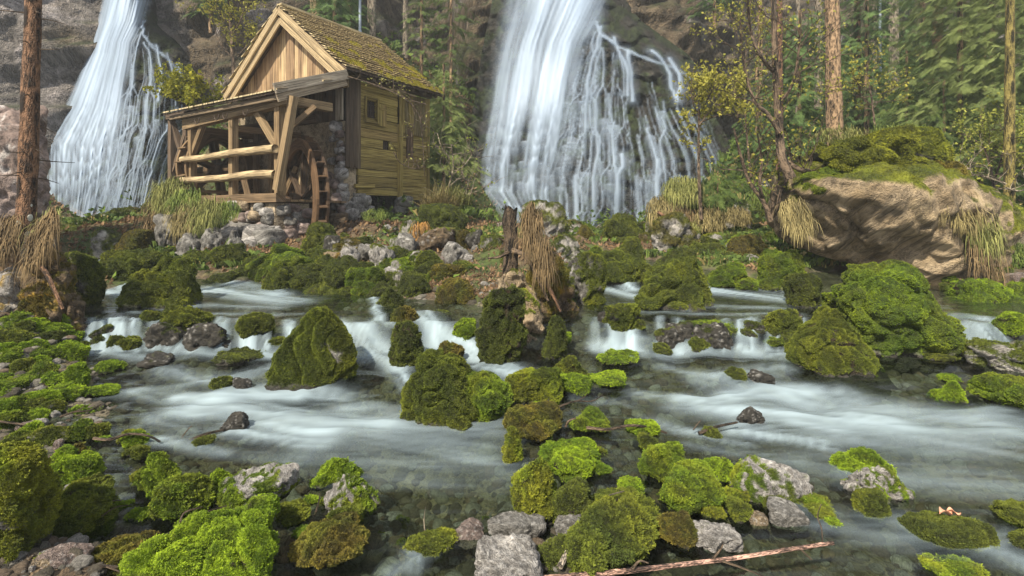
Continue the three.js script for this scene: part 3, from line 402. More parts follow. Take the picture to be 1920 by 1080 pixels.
R('dark green foot of the centre ridge dipping into the pool', [1014, 590, 1064, 674], { m: 1, tone: 'dark', s: 'cone', tip: 0.5 });
R('large dark mossed boulder in the foreground stream at the centre', [744, 655, 925, 802], { m: 0.95, tone: 'olive', sk: -0.12 });
R('mossed shoulder on the right of the large centre boulder', [850, 700, 962, 796], { m: 0.95, tone: 'green' });
R('brown mossed knob behind the large centre boulder', [810, 640, 870, 690], { m: 0.95, tone: 'rust' });
// -- right half, far
R('dark mossed boulder beside the upper right chute', [1124, 466, 1232, 532], { m: 0.95, tone: 'olive' });
R('big pointed mossy boulder in the right stream pool', [1178, 478, 1348, 577], { m: 0.93, tone: 'olive', s: 'cone', sk: 0.2, tip: 0.34 });
R('mossed rock in front of the right waterfall', [1138, 440, 1200, 472], { d: 12, m: 0.9, tone: 'olive' });
R('brown rock at the foot of the right waterfall', [1196, 436, 1232, 472], { d: 12, m: 0.55, tone: 'rust', st: 'brown', s: 'angular' });
R('bare dark boulder under the right waterfall beside the gold ridge', [1060, 440, 1108, 474], { d: 12, m: 0.3, tone: 'olive', st: 'brown' });
R('greenish boulder in the spray of the right waterfall', [1014, 414, 1074, 445], { d: 14.5, m: 0.8, tone: 'dark' });
R('hay covered boulder in front of the right waterfall', [1212, 340, 1322, 448], { d: 12.6, m: 0.55, tone: 'gold', st: 'grey', L: 1.6, droop: 1.2, sk: 0.15 });
[[1224, 462, 1300, 515, 'olive', 0.92, 'olive mossed mound behind the big pointed boulder on the right'], [1255, 425, 1312, 475, 'gold', 0.5, 'grass topped pale rock below the hay covered boulder'], [1322, 490, 1402, 542, 'green', 0.97, 'rounded green mossed boulder above the right white water'], [1408, 466, 1502, 544, 'green', 0.93, 'bright mossed boulder under the left side of the giant boulder'], [1472, 510, 1542, 577, 'dark', 1, 'dark mossed stone under the giant boulder at the water'], [1310, 458, 1370, 500, 'olive', 0.9, 'mossed rock in the middle of the right rock pile'], [1362, 440, 1420, 488, 'green', 0.55, 'white and green rock right in the middle of the right rock pile'], [1398, 476, 1428, 515, 'dark', 0.3, 'small pale topped rock left of the bright mossed boulder'], [1380, 520, 1420, 546, 'green', 1, 'little mossed stone at the edge of the right white water'], [1300, 436, 1352, 468, 'gold', 0.4, 'pale brown rock with grass on top in the right rock pile'], [1420, 436, 1462, 470, 'green', 0.6, 'rock with yellow moss left under the giant boulder'], [1376, 374, 1412, 405, 'olive', 0.5, 'mossed white rock at the right end of the waterfall foot'], [1338, 470, 1392, 512, 'dark', 0.95, 'shaded mossed stone behind the rounded green boulder'], [1540, 545, 1590, 578, 'green', 1, 'small mossed stones at the water right under the giant boulder'], [1350, 400, 1400, 440, 'gold', 0.45, 'straw topped rock on the slope right of the waterfall']].forEach(([a, b, c, e, t, m, l]) => R(l, [a, b, c, e], { d: e > 540 ? undefined : 12.4 - (e - 440) * 0.036, tone: t, m, st: 'pale' }));
// -- right foreground boulders
R('huge lumpy mossed boulder right of the stream under the giant one', [1562, 487, 1788, 672], { m: 0.9, tone: 'green', st: 'pale', rough: 0.15, under: 0.1, sk: 0.1 });
R('mossed cone rock leaning on the huge lumpy boulder', [1488, 577, 1656, 708], { m: 1, tone: 'olive', s: 'cone', tip: 0.36, sk: -0.06, rough: 0.08 });
R('low mossed shoulder left of the huge lumpy boulder', [1562, 545, 1650, 640], { d: 6.3, m: 0.95, tone: 'olive' });
R('white flecked mossed boulder at the right edge', [1812, 634, 1960, 700], { m: 0.55, tone: 'olive', st: 'pale' });
R('dark green mossed boulder at the right edge of the pool', [1846, 704, 1990, 775], { m: 1, tone: 'green' });
R('little pointed mossed stone alone in the right pool', [1750, 713, 1802, 756], { m: 0.8, tone: 'lime', s: 'cone', st: 'pale' });
R('tiny mossed stones behind the little pointed one', [1758, 700, 1796, 716], { m: 1, tone: 'lime' });
R('bright mossed rock beside the small fall on the right', [1852, 582, 1916, 632], { m: 1, tone: 'lime' });
R('low mossed ledge left of the small fall on the right', [1720, 655, 1800, 675], { m: 1, tone: 'olive', deep: 0.6 });
R('wide green mossed bank boulder under the giant boulder at right', [1786, 520, 1900, 590], { d: 7.2, m: 1, tone: 'lime' });
R('mossed hump at the right edge above the small fall', [1880, 520, 1990, 600], { d: 7.4, m: 0.9, tone: 'green' });
R('pale bare rock poking out of the right mossy bank', [1886, 510, 1930, 548], { d: 8, m: 0.1, st: 'pink', s: 'angular' });
R('dark mossed row of stones on the right bank above the fall', [1760, 575, 1858, 602], { d: 6.8, m: 1, tone: 'green' });
// -- stones in the rapids
[[395, 705, 436, 733, 0.9, 'dark', 'round dark mossed stone in the left rapids'], [178, 676, 232, 698, 1, 'lime', 'flat bright mossed stone near the left gravel bank'], [164, 720, 236, 743, 1, 'lime', 'low bright mossed stone at the end of the left bank'], [268, 660, 330, 682, 0.2, 'dark', 'wet dark stone under the left cascade'], [438, 706, 474, 734, 0.1, 'dark', 'wet black stone right of the round mossed one on the left'], [408, 655, 500, 684, 0.6, 'dark', 'wide dark stone below the left cascade'], [500, 630, 540, 652, 0.8, 'olive', 'mossed stone beside the cone rock in the left cascade'],
  [1116, 655, 1198, 681, 0.95, 'lime', 'flat mossed stone upstream in the right pool'], [1216, 642, 1260, 664, 0.9, 'dark', 'small dark mossed stone in the middle of the right pool'], [1268, 600, 1384, 632, 0.95, 'green', 'cluster of mossed stones on the lip of the right cascade'], [1355, 688, 1397, 716, 0.95, 'dark', 'round dark mossed stone in the right rapids'], [1402, 694, 1446, 720, 0.1, 'dark', 'wet black stone right of the round mossed one on the right'], [1100, 700, 1176, 726, 1, 'lime', 'flat bright mossed stone at the edge of the right pool'], [1428, 630, 1480, 652, 0.9, 'green', 'pale green stone behind the white cone falls on the right'], [1046, 622, 1072, 645, 1, 'lime', 'small bright stone at the right of the centre ridge'],
  [1384, 768, 1436, 800, 0.05, 'dark', 'black wet stone splitting the right rapids'], [420, 772, 470, 812, 0.05, 'dark', 'black wet stone splitting the left rapids'], [1316, 800, 1352, 824, 0.9, 'dark', 'sunken mossed stone beneath the snag on the right'], [360, 818, 398, 840, 0.9, 'dark', 'sunken mossed stone beneath the snag on the left']].forEach(([a, b, c, e, m, t, l]) => R(l, [a, b, c, e], { m, tone: t, st: 'dark' }));
{ const o = { m: 0.25, tone: 'dark', st: 'dark', deep: 0.5 }; for (const [a, l] of [[275, 'left'], [1225, 'right']]) { R('dark wet rock in the curtain of the ' + l + ' cascade, left one', [a, 602, a + 80, 652], o); R('dark wet rock in the curtain of the ' + l + ' cascade, right one', [a + 70, 604, a + 150, 650], o); } }
{ const r = rng(52), sd = ['left', 'right']; for (let k = 0; k < 22; k++) { const o = k % 2, px = [172, 1110][o] + 400 * r(), py = 600 + 56 * r(), w = 16 + 34 * r(); R(beside(['olive', 'dark', 'blackish'][k % 3] + ' stone', px, py, w), [px - w / 2, py - w * 0.55, px + w / 2, py + 4], { m: [0.95, 0.5, 0.1][k % 3], tone: ['olive', 'dark', 'dark'][k % 3], st: 'dark', g: 'stones breaking the ' + sd[o] + ' cascade', n: 'cascade_stone', seed: 800 + k }); } }
for (const [b, l] of [[[300, 572, 388, 628], 'dark mossed boulder on the lip of the left cascade'], [[446, 585, 520, 636], 'olive boulder at the right end of the left cascade'], [[1128, 566, 1206, 622], 'mossed boulder at the left end of the right cascade'], [[1432, 578, 1508, 632], 'mossed boulder at the right end of the right cascade']]) R(l, b, { m: 0.7, tone: 'olive', st: 'dark', deep: 0.6 });
{ const r = rng(57), rows = [[610, 900, 486, 10.0], [230, 300, 452, 12.6], [90, 180, 466, 11.8], [205, 300, 478, 10.6], [370, 720, 508, 9.4], [600, 1000, 520, 8.9], [640, 900, 548, 8.1], [1000, 1180, 500, 9.6], [1260, 1470, 480, 11], [1270, 1460, 508, 10], [770, 960, 462, 10.7], [1020, 1240, 452, 12.2], [1240, 1460, 452, 12.2], [520, 640, 540, 8.2]];
  let i = 0; for (const [a, b, py0, d] of rows) for (let px = a; px < b; px += 48 + 38 * r()) { const w = 50 + 46 * r(), py = py0 + 14 * (r() - 0.5), t = ['olive', 'dark', 'green', 'olive', 'rust'][i++ % 5]; R(beside(sayTone[t] + ' boulder', px, py, w), [px - w / 2, py - w * (0.62 + 0.3 * r()), px + w / 2, py + 6], { d: d - (py - py0) * 0.02, m: i % 3 ? 0.9 : 0.55, tone: t, st: ['pale', 'grey', 'brown'][i % 3], s: i % 4 ? 'round' : 'cone', tip: 0.5, g: 'tumbled boulders across the middle distance', n: 'mossy_boulder', seed: 1900 + i }); } }
// -- left gravel bank
[[108, 682, 166, 732, 1, 'lime', 'upright bright mossed stone on the left bank'], [52, 730, 116, 771, 1, 'lime', 'bright mossed stone on the left bank above the driftwood'], [100, 724, 152, 758, 1, 'lime', 'bright mossed stone below the upright one on the left bank'], [-14, 748, 34, 792, 1, 'lime', 'bright mossed stone at the left edge above the white stones'], [-10, 705, 60, 735, 1, 'green', 'mossed stone at the left edge of the gravel bank'], [20, 700, 70, 722, 1, 'green', 'flat green stone behind the left bank driftwood'], [-10, 650, 50, 690, 1, 'green', 'green mossed hummock high at the left edge'], [50, 650, 100, 680, 1, 'green', 'green mossed hummock in the middle of the upper left bank'], [86, 640, 140, 662, 1, 'lime', 'bright mossed hummock at the water on the upper left bank'], [0, 615, 60, 650, 1, 'olive', 'olive mossed stone at the back of the left bank'], [60, 620, 110, 646, 1, 'olive', 'olive mossed stone below the rust ridge on the left'],
  [20, 672, 64, 702, 1, 'olive', 'olive hummock in the middle left bank'], [130, 786, 178, 828, 1, 'green', 'round green mossed stone at the left shore'], [168, 792, 206, 824, 1, 'olive', 'brownish mossed stone touching the round green one at the left shore'], [232, 806, 284, 838, 1, 'lime', 'bright mossed stone alone in the left water by the twig'], [250, 832, 283, 861, 1, 'olive', 'small dark mossed stone under the bright one on the left'], [62, 800, 128, 842, 0.6, 'olive', 'half mossed white stone on the left gravel'], [10, 812, 70, 842, 0.9, 'olive', 'brown mossed stone behind the big left moss block'], [130, 830, 162, 858, 0.9, 'rust', 'rusty mossed stone on the left gravel'], [100, 835, 150, 868, 1, 'lime', 'bright mossed stone by the rusty one on the left gravel'],
  [12, 770, 50, 795, 0.02, 'lime', 'white stone on the left gravel'], [30, 790, 60, 815, 0.02, 'lime', 'pale stone at the left edge beneath the driftwood stick'], [58, 785, 90, 808, 0.05, 'lime', 'pink stone beside the driftwood on the left'], [86, 770, 112, 790, 0.05, 'lime', 'pink brown stone at the left shore'], [98, 822, 122, 850, 0.03, 'lime', 'upright pale stone on the left gravel'], [118, 905, 147, 932, 0.02, 'lime', 'round pink stone on the left moss block']].forEach(([a, b, c, e, m, t, l], i) => R(l, [a, b, c, e], { m, tone: t, st: i % 3 ? 'pale' : 'pink' }));
// -- left foreground
R('big block hung with long moss at the left edge of the foreground', [-70, 822, 108, 1052], { m: 1, tone: 'gold', droop: 1.4, L: 1.05, s: 'round', most: 12000 });
R('lower part of the mossed block in the left foreground', [60, 915, 205, 1045], { m: 1, tone: 'olive', droop: 1.4, L: 1.05, most: 9000, d: 2.62 });
R('glowing green moss mound behind the left foreground block', [84, 852, 188, 915], { m: 1, tone: 'lime' });
R('bare round pinkish stone at the bottom left corner', [74, 1026, 160, 1078], { m: 0, st: 'pink', n: 'river_stone', rough: 0.04, d: 2.3 });
R('brown mossed stone at the bottom left behind the twigs', [160, 1015, 294, 1082], { m: 1, tone: 'rust', L: 1.2 });
R('very large bright green moss mound at the bottom left', [280, 962, 540, 1120], { m: 1, tone: 'lime', L: 1.05, most: 12000, droop: 0.8, d: 2.25 });
R('mossed cone standing in shallow water on the left', [253, 846, 342, 922], { m: 1, tone: 'green', s: 'cone', tip: 0.45 });
R('mossed mound in front of the left cone', [286, 888, 402, 975], { m: 1, tone: 'green', L: 1.2 });
R('grey topped block with mossed flanks left of centre in the shallows', [410, 886, 548, 962], { m: 0.6, tone: 'green', st: 'pale', s: 'round', rough: 0.07, side: -0.5, top: -0.3, deep: 0.7 });
R('small pointed mossed stone left behind the grey topped block', [384, 879, 438, 922], { m: 0.85, tone: 'lime', s: 'cone' });
R('pointed bright mossed stone behind the bare shouldered one on the left', [586, 858, 678, 914], { m: 0.9, tone: 'lime', s: 'cone', tip: 0.3, sk: 0.2 });
R('bare shouldered stone with mossed back, left shallows', [602, 889, 712, 972], { m: 0.42, tone: 'green', s: 'cone', st: 'pale', side: 0.7, top: 0.1, tip: 0.35, sk: -0.1 });
R('small mossed dome in front of the bare shouldered stone, left', [620, 940, 684, 988], { m: 1, tone: 'olive' });
R('brown and green mossed rock at the bottom left of centre', [545, 988, 690, 1062], { m: 0.9, tone: 'rust', st: 'dark', L: 1.2 });
R('small mossed dome left of the pebbly shallows', [516, 948, 580, 988], { m: 1, tone: 'olive' });
R('flat dark mossed stone with water running off, bottom centre', [752, 1002, 862, 1040], { m: 0.9, tone: 'olive', st: 'dark', deep: 0.7 });
// -- centre foreground
R('yellow green mossed mound below the centre ridge', [946, 688, 1056, 758], { m: 1, tone: 'gold', L: 1.1 });
R('upright olive mossed stone on the yellow green mound', [1038, 664, 1104, 718], { m: 1, tone: 'olive' });
R('bright mossed stone in front of the upright olive one', [1044, 700, 1112, 738], { m: 1, tone: 'lime' });
R('brown and green mossed stone beside the sandy patch', [942, 762, 1056, 826], { m: 0.9, tone: 'rust', st: 'tan' });
R('bright round mossed stone in the centre shallows', [1064, 768, 1144, 810], { m: 1, tone: 'green' });
R('bright mossed stone alone in the right water by the twig', [1176, 788, 1236, 820], { m: 1, tone: 'lime' });
R('small dark mossed stone under the bright one on the right', [1195, 813, 1231, 843], { m: 1, tone: 'olive' });
R('glowing green moss mound in the centre foreground', [1010, 838, 1130, 900], { m: 1, tone: 'lime' });
R('long mossed tongue trailing from the glowing centre mound', [1080, 865, 1145, 890], { m: 1, tone: 'lime', deep: 0.6 });
R('narrow gold mossed wall between the two streams', [958, 856, 1052, 990], { m: 1, tone: 'gold', s: 'cone', tip: 0.5, sk: -0.25, L: 1.2 });
R('thin gold mossed tip at the top of the dividing wall', [940, 800, 984, 872], { m: 1, tone: 'gold', s: 'cone', tip: 0.3, deep: 1.4 });
R('shaded mossed slope right of the dividing wall', [1030, 900, 1120, 985], { m: 1, tone: 'dark' });
R('round bare stone below the glowing centre mound', [1052, 886, 1080, 908], { m: 0, st: 'grey', n: 'river_stone', rough: 0.04, d: 3.3 });
R('big rounded grey boulder in the shallows at bottom centre', [912, 958, 1024, 1024], { m: 0.03, st: 'grey', n: 'river_stone', rough: 0.05 });
R('angular blue grey stone right of the big rounded boulder', [1038, 964, 1094, 1008], { m: 0.03, st: 'grey', s: 'angular', n: 'river_stone' });
R('pinkish pointed pebble left of the big rounded boulder', [848, 974, 908, 1014], { m: 0, st: 'pink', s: 'cone', n: 'river_stone', rough: 0.05 });
R('white speckled block at the bottom edge, centre', [888, 1028, 1018, 1100], { m: 0.04, st: 'pale', s: 'block', n: 'river_stone', d: 2.25 });
R('large mossed mound with dark roots under its edge, bottom centre', [1040, 948, 1238, 1076], { m: 1, tone: 'olive', L: 1.3, droop: 0.9, most: 9000 });
R('low mossed shoulder left of the large bottom mound', [1004, 1005, 1110, 1076], { m: 1, tone: 'dark', L: 1.2 });
R('flat olive mossed rock behind the large bottom mound', [1090, 925, 1240, 985], { m: 1, tone: 'olive', L: 1.1 });
R('brown mossed stone right of the large bottom mound', [1228, 964, 1308, 1026], { m: 0.95, tone: 'rust' });
R('grey white stone beside the brown mossed one, bottom right of centre', [1290, 984, 1384, 1034], { m: 0.12, st: 'pale', s: 'angular', n: 'river_stone' });
// -- right foreground
R('mossed cone standing in shallow water on the right', [1196, 831, 1292, 908], { m: 1, tone: 'green', s: 'cone', tip: 0.45 });
R('wide mossed mound in front of the right cone', [1232, 872, 1362, 962], { m: 1, tone: 'green', L: 1.2, most: 7000 });
R('grey topped block with mossed flanks in the right shallows', [1370, 870, 1522, 942], { m: 0.6, tone: 'green', st: 'pale', s: 'round', rough: 0.07, side: -0.5, top: -0.3, deep: 0.7 });
R('small pointed mossed stone right behind the wide mound', [1338, 862, 1394, 905], { m: 0.85, tone: 'lime', s: 'cone', st: 'pale' });
R('pointed bright mossed stone behind the bare shouldered one on the right', [1566, 842, 1668, 898], { m: 0.9, tone: 'lime', s: 'cone', tip: 0.3, sk: 0.2 });
R('bare shouldered stone with mossed back, right shallows', [1584, 872, 1702, 942], { m: 0.42, tone: 'green', s: 'cone', st: 'pale', side: 0.7, top: 0.1, tip: 0.35, sk: -0.1 });
R('veiled mossed dome in front of the bare shouldered stone, right', [1604, 925, 1668, 975], { m: 1, tone: 'olive' });
R('rounded grey stone in the right shallows', [1438, 944, 1508, 992], { m: 0.02, st: 'grey', n: 'river_stone', rough: 0.05 });
R('small mossed dome left of the rounded grey stone', [1366, 936, 1412, 980], { m: 1, tone: 'olive' });
R('small mossed dome right behind the rounded grey stone', [1490, 932, 1562, 962], { m: 1, tone: 'olive' });
R('tan pebble between the mossed dome and the grey stone', [1402, 958, 1438, 984], { m: 0, st: 'tan', n: 'river_stone', rough: 0.05 });
R('mossed little dome behind the rounded grey stone', [1430, 930, 1476, 960], { m: 1, tone: 'olive' });
const flatRock = R('flat round dark mossed stone with a dead leaf on it', [1702, 968, 1842, 1028], { m: 1, tone: 'dark', deep: 0.75, s: 'slab', rough: 0.05 });
R('flat dark mossed stone cut by the right edge', [1886, 950, 1990, 1000], { m: 1, tone: 'dark', deep: 0.75 });
R('dark mossed stone low at the right edge', [1894, 1000, 1990, 1040], { m: 0.9, tone: 'dark', deep: 0.7 });
R('mossed stone sunk at the bottom edge on the right', [1740, 1062, 1850, 1100], { m: 1, tone: 'green', d: 2.3 });
{ const r = rng(61), words = ['hummock', 'cushion', 'mound']; for (let k = 0; k < 46; k++) { const py = 606 + 230 * r(), px = lerp(-20, py < 700 ? 150 : 120, r()), w = 22 + 34 * r(), h = w * (0.45 + 0.3 * r()); R(beside(sayTone[['lime', 'green', 'olive', 'lime'][k % 4]] + ' hummock', px, py, w), [px - w / 2, py - h, px + w / 2, py + 3], { m: r() < 0.75 ? 1 : 0.6, tone: ['lime', 'green', 'olive', 'lime'][k % 4], st: 'pale', g: 'small moss hummocks crowding the left bank', n: 'moss_hummock', seed: 600 + k }); }
  for (let k = 0; k < 30; k++) { const px = lerp(1770, 1960, r()), py = 510 + 75 * r(), w = 20 + 30 * r(); R(beside(sayTone[['green', 'lime', 'olive'][k % 3]] + ' hummock', px, py, w), [px - w / 2, py - w * 0.5, px + w / 2, py + 3], { d: 8.4 - (py - 510) * 0.016, m: 1, tone: ['green', 'lime', 'olive'][k % 3], g: 'small moss hummocks on the right bank', n: 'moss_hummock', seed: 660 + k }); }
  for (let k = 0; k < 34; k++) { const px = lerp(1290, 1470, r()), py = 440 + 90 * r(), w = 18 + 34 * r(); R(beside(sayTone[['green', 'olive', 'dark', 'olive'][k % 4]] + ' stone', px, py, w), [px - w / 2, py - w * 0.6, px + w / 2, py + 3], { d: 12.4 - (py - 440) * 0.036, m: 0.85, tone: ['green', 'olive', 'dark', 'olive'][k % 4], st: 'pale', g: 'small mossed stones in the right rock pile', n: 'mossy_rock', seed: 700 + k }); }
  for (let k = 0; k < 34; k++) { const px = lerp(470, 900, r()), py = 492 + 70 * r(), w = 22 + 36 * r(); R(beside(sayTone[['olive', 'dark', 'green', 'olive'][k % 4]] + ' stone', px, py, w), [px - w / 2, py - w * 0.6, px + w / 2, py + 3], { d: 9.3 - (py - 492) * 0.024, m: 0.9, tone: ['olive', 'dark', 'green', 'olive'][k % 4], st: 'grey', g: 'small mossed stones on the dam below the mill', n: 'mossy_rock', seed: 740 + k }); } }
{ const r = rng(91); for (let k = 0; k < 64; k++) { const f = k % 3, d = lerp(12.6, 18, r()), px = f === 0 ? lerp(70, 300, r()) : f === 1 ? lerp(1030, 1240, r()) : lerp(1230, 1460, r()), x = X(px, d), y = groundY(x, d), py = HORIZON + (EYE - y) / d * FOCAL, w = 22 + 34 * r(); R(beside(sayTone[['olive', 'dark', 'green', 'rust'][k % 4]] + ' stone', px, py, w), [px - w / 2, py - w * (0.5 + 0.2 * r()), px + w / 2, py + 3], { d, m: [0.9, 0.95, 0.6, 0.5][k % 4], tone: ['olive', 'dark', 'green', 'rust'][k % 4], st: k % 2 ? 'pale' : 'brown', g: 'mossed stones between the stream and the waterfalls', n: 'mossy_rock', seed: 1500 + k }); }
  const spots = [[200, 420, 880, 1000, 9], [420, 720, 960, 1050, 8], [1000, 1130, 740, 900, 9], [1060, 1400, 890, 1010, 14], [1500, 1680, 930, 990, 4], [130, 260, 760, 870, 7], [560, 700, 890, 960, 3], [960, 1120, 950, 1060, 6]];
  let i = 0; for (const [a, b, c, e, n] of spots) for (let k = 0; k < n; k++) { const px = lerp(a, b, r()), py = lerp(c, e, r()), w = 24 + 30 * r(), t = ['lime', 'green', 'olive', 'lime', 'gold'][i++ % 5]; R(beside(sayTone[t] + ' stone', px, py, w), [px - w / 2, py - w * (0.42 + 0.2 * r()), px + w / 2, py], { m: i % 4 ? 1 : 0.7, tone: t, st: 'grey', g: 'small mossed stones in the foreground shallows', n: 'mossy_stone', seed: 1700 + i }); } }
// -- river stones lying in the shallows, one by one and then the gravel
{
  const r = rng(88), spots = [];
  const field = [[560, 760, 960, 1060, 46], [690, 1040, 960, 1078, 12], [1380, 1560, 940, 1040, 26], [0, 240, 770, 880, 40], [560, 640, 1040, 1078, 10], [640, 960, 930, 1000, 26], [1020, 1120, 820, 880, 14], [1240, 1420, 1000, 1060, 10], [150, 300, 880, 1010, 24], [1120, 1240, 900, 960, 12], [960, 1040, 740, 830, 16], [20, 110, 1050, 1078, 12]];
  for (const [a, b, c, e, n] of field) for (let k = 0; k < n; k++) spots.push([lerp(a, b, r()), lerp(c, e, r()), 12 + 34 * Math.pow(r(), 2.2)]);
  const names = { left: 'rounded river pebble in the gravel and shallows of the left half', right: 'rounded river pebble in the gravel and shallows of the right half' };
  spots.forEach(([px, py, w], i) => {
    const h = w * (0.24 + 0.2 * r()), side = px < 960 ? 'left' : 'right'; let d = 3; for (let q = 1.5; q < 8; q += 0.02) if (Y(py, q) <= groundY(X(px, q), q)) { d = q; break; } const over = groundY(X(px, d), d) > waterY(X(px, d), d);
    rock('river_pebble', beside((i % 9 === 0 ? 'mossy ' : '') + sayStone[['grey', 'tan', 'brown', 'pink', 'dark', 'brown', 'pale'][i % 7]] + ' pebble', px, py, w), [px - w / 2, py - h, px + w / 2, py], { d: d, m: i % 9 === 0 ? 0.6 : 0, tone: 'olive', st: ['grey', 'tan', 'brown', 'pink', 'dark', 'brown', 'pale'][i % 7], rough: 0.05, sink: over ? 0.25 : 0.45, g: side === 'left' ? 'river pebbles in the left half' : 'river pebbles in the right half', cat: 'pebble', seed: 900 + i });
  });
  const items = [], base = sphere(3).clone(); { const P = base.attributes.position; for (let i = 0; i < P.count; i++) { const s = 1 + 0.25 * noise(P.getX(i) * 1.3, P.getY(i) * 1.3, P.getZ(i) * 1.3); P.setXYZ(i, P.getX(i) * s, P.getY(i) * s * 0.6, P.getZ(i) * s * 0.8); } base.computeVertexNormals(); leanUV(base, 0.6); }
  for (let k = 0; k < 16000; k++) { const d = 1.6 + 6.2 * Math.pow(r(), 1.4), x = (r() - 0.5) * (1 + 2.1 * d), y = groundY(x, d), s = (0.012 + 0.05 * Math.pow(r(), 3)) * (0.7 + 0.1 * d), c = [[0.15, 0.125, 0.09], [0.25, 0.23, 0.19], [0.10, 0.085, 0.06], [0.34, 0.32, 0.29], [0.19, 0.14, 0.095]][k % 5]; items.push([new THREE.Matrix4().compose(V(x, y + 0.1 * s, -d), new THREE.Quaternion().setFromEuler(new THREE.Euler(0.5 * r(), 6 * r(), 0.5 * r())), V(s, s, s)), c]); }
  const gravel = instanced('gravel', base, new THREE.MeshStandardMaterial({ roughness: 0.75, map: stoneMap, bumpMap: stoneB, bumpScale: 0.01 }), items, scene); gravel.userData.label = 'small gravel covering the stream bed and the left bank'; gravel.userData.category = 'gravel';
}
// ---------------------------------------------------------------- the mill; its own axes: x along the gable front to the near corner, y up, z out of the front
const MILL = V(-4.06, 0, -12.9), TURN = 32.5 * Math.PI / 180;
const mill = thing('watermill', 'old wooden watermill on stone footings with a shingled gable roof and open railed porch', 'mill', MILL); mill.rotation.y = -TURN;
{
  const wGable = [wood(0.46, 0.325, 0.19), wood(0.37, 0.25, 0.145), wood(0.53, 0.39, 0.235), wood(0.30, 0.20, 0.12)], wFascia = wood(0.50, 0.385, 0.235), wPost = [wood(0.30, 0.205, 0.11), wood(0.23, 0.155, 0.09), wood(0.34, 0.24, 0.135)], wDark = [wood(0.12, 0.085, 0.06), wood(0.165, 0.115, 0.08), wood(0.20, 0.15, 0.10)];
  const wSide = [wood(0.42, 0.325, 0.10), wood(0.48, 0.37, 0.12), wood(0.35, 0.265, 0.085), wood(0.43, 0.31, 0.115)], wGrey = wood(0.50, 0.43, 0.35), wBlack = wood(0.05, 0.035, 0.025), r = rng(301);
  const plaster = new THREE.MeshStandardMaterial({ color: lin(0.52, 0.42, 0.29), roughness: 1, map: rep(stoneMap, 0.7, 0.7), bumpMap: rep(stoneB, 0.7, 0.7), bumpScale: 0.05 }), iron = new THREE.MeshStandardMaterial({ color: lin(0.10, 0.075, 0.06), roughness: 0.6, metalness: 0.7 });
  const sub = (name, parent = mill, label) => { const g = new THREE.Group(); g.name = name; if (label) g.userData.label = label; parent.add(g); return g; };
  const pick = (a) => a[Math.floor(r() * a.length)];
  let sd = 1; const beam = (name, p, q, w, t, m, parent = mill, up) => part(name, timber(p, q, w, t, up, ++sd), m, parent);
  const slab = (x0, y0, z0, x1, y1, z1) => { const g = new THREE.BoxGeometry(x1 - x0, y1 - y0, z1 - z0, 8, 8, 2), uv = g.attributes.uv, P = g.attributes.position; g.translate((x0 + x1) / 2, (y0 + y1) / 2, (z0 + z1) / 2); for (let i = 0; i < uv.count; i++) uv.setXY(i, P.getX(i) + P.getZ(i), P.getY(i)); return g; };
  const GX = -2.0, EV = 4.95, TOP = 6.92, XR = 0.51, XL = -4.5, EVL = 4.93, ZF = 0.39, ZB = -3.05;
  // walls behind the boards
  const wall = sub('front_wall', mill, 'plastered rubble front wall with rough stones at its right edge');
  part('plaster', slab(-4.4, 1.0, -0.32, -0.42, 4.75, 0), plaster, wall);
  part('rear_wall', slab(-4.4, 1.0, -3.0, 0, 4.9, -2.85), plaster, mill); part('left_wall', slab(-4.4, 1.0, -2.85, -4.25, 4.9, -0.32), plaster, mill);
  const inner = part('wall_backing', slab(-0.16, 2.05, -2.84, -0.10, 4.85, -0.06), wBlack, mill);
  // rough stones at the near corner and along the wall foot
  const rubble = (x0, x1, y0, y1, z0, z1, n, parent, cols, big) => { for (let k = 0; k < n; k++) { const s = big * (0.6 + 0.6 * r()), g = sphere(6).clone(), P = g.attributes.position, q = r() * 50; for (let i = 0; i < P.count; i++) { const x = P.getX(i), y = P.getY(i), z = P.getZ(i), m = Math.pow(Math.abs(x) ** 4 + Math.abs(y) ** 4 + Math.abs(z) ** 4, -0.25) * (1 + 0.25 * fbm(x * 1.4 + q, y * 1.4, z * 1.4, 3)); P.setXYZ(i, x * m * s * 1.15, y * m * s * 0.75, z * m * s * 0.8); } g.computeVertexNormals(); const c = STONE[cols[k % cols.length]]; colorBy(g, (x, y, z) => mixc(c[0], c[1], clamp(0.5 + 1.6 * fbm(x * 5 + q, y * 5, z * 5, 3), 0, 1))); leanUV(g, 2); const m = part('stone', g, matStone, parent); m.position.set(lerp(x0, x1, r()), lerp(y0, y1, (k + r()) / n), lerp(z0, z1, r())); m.rotation.set(0.3 * (r() - 0.5), r() * 6, 0.3 * (r() - 0.5)); } };
  part('stone_corner', slab(-0.42, 1.0, -0.4, -0.04, 3.85, -0.04), plaster, wall);
  rubble(-0.42, -0.06, 1.1, 3.75, -0.12, 0.02, 34, wall, ['pale', 'pale', 'pale', 'pink'], 0.155);  // pale stones, kept lighter to stand in for sun on this corner
  rubble(-0.3, 0.12, 0.95, 1.5, -0.3, 0.12, 9, wall, ['brown', 'dark', 'brown'], 0.24);
  rubble(-0.95, -0.4, 1.0, 2.6, -0.06, 0.03, 16, wall, ['pink', 'grey', 'brown'], 0.15);
  const foot = sub('stone_footing', mill, 'boulders and mortar under the plank wall'); 
  rubble(-0.12, 0.1, 1.15, 2.0, -0.75, -0.1, 14, foot, ['pale', 'grey'], 0.17); rubble(-0.15, 0.12, 1.3, 1.95, -2.05, -1.65, 7, foot, ['grey', 'pale'], 0.2); rubble(-0.2, 0.05, 1.3, 1.95, -2.95, -2.6, 7, foot, ['grey', 'dark'], 0.19);
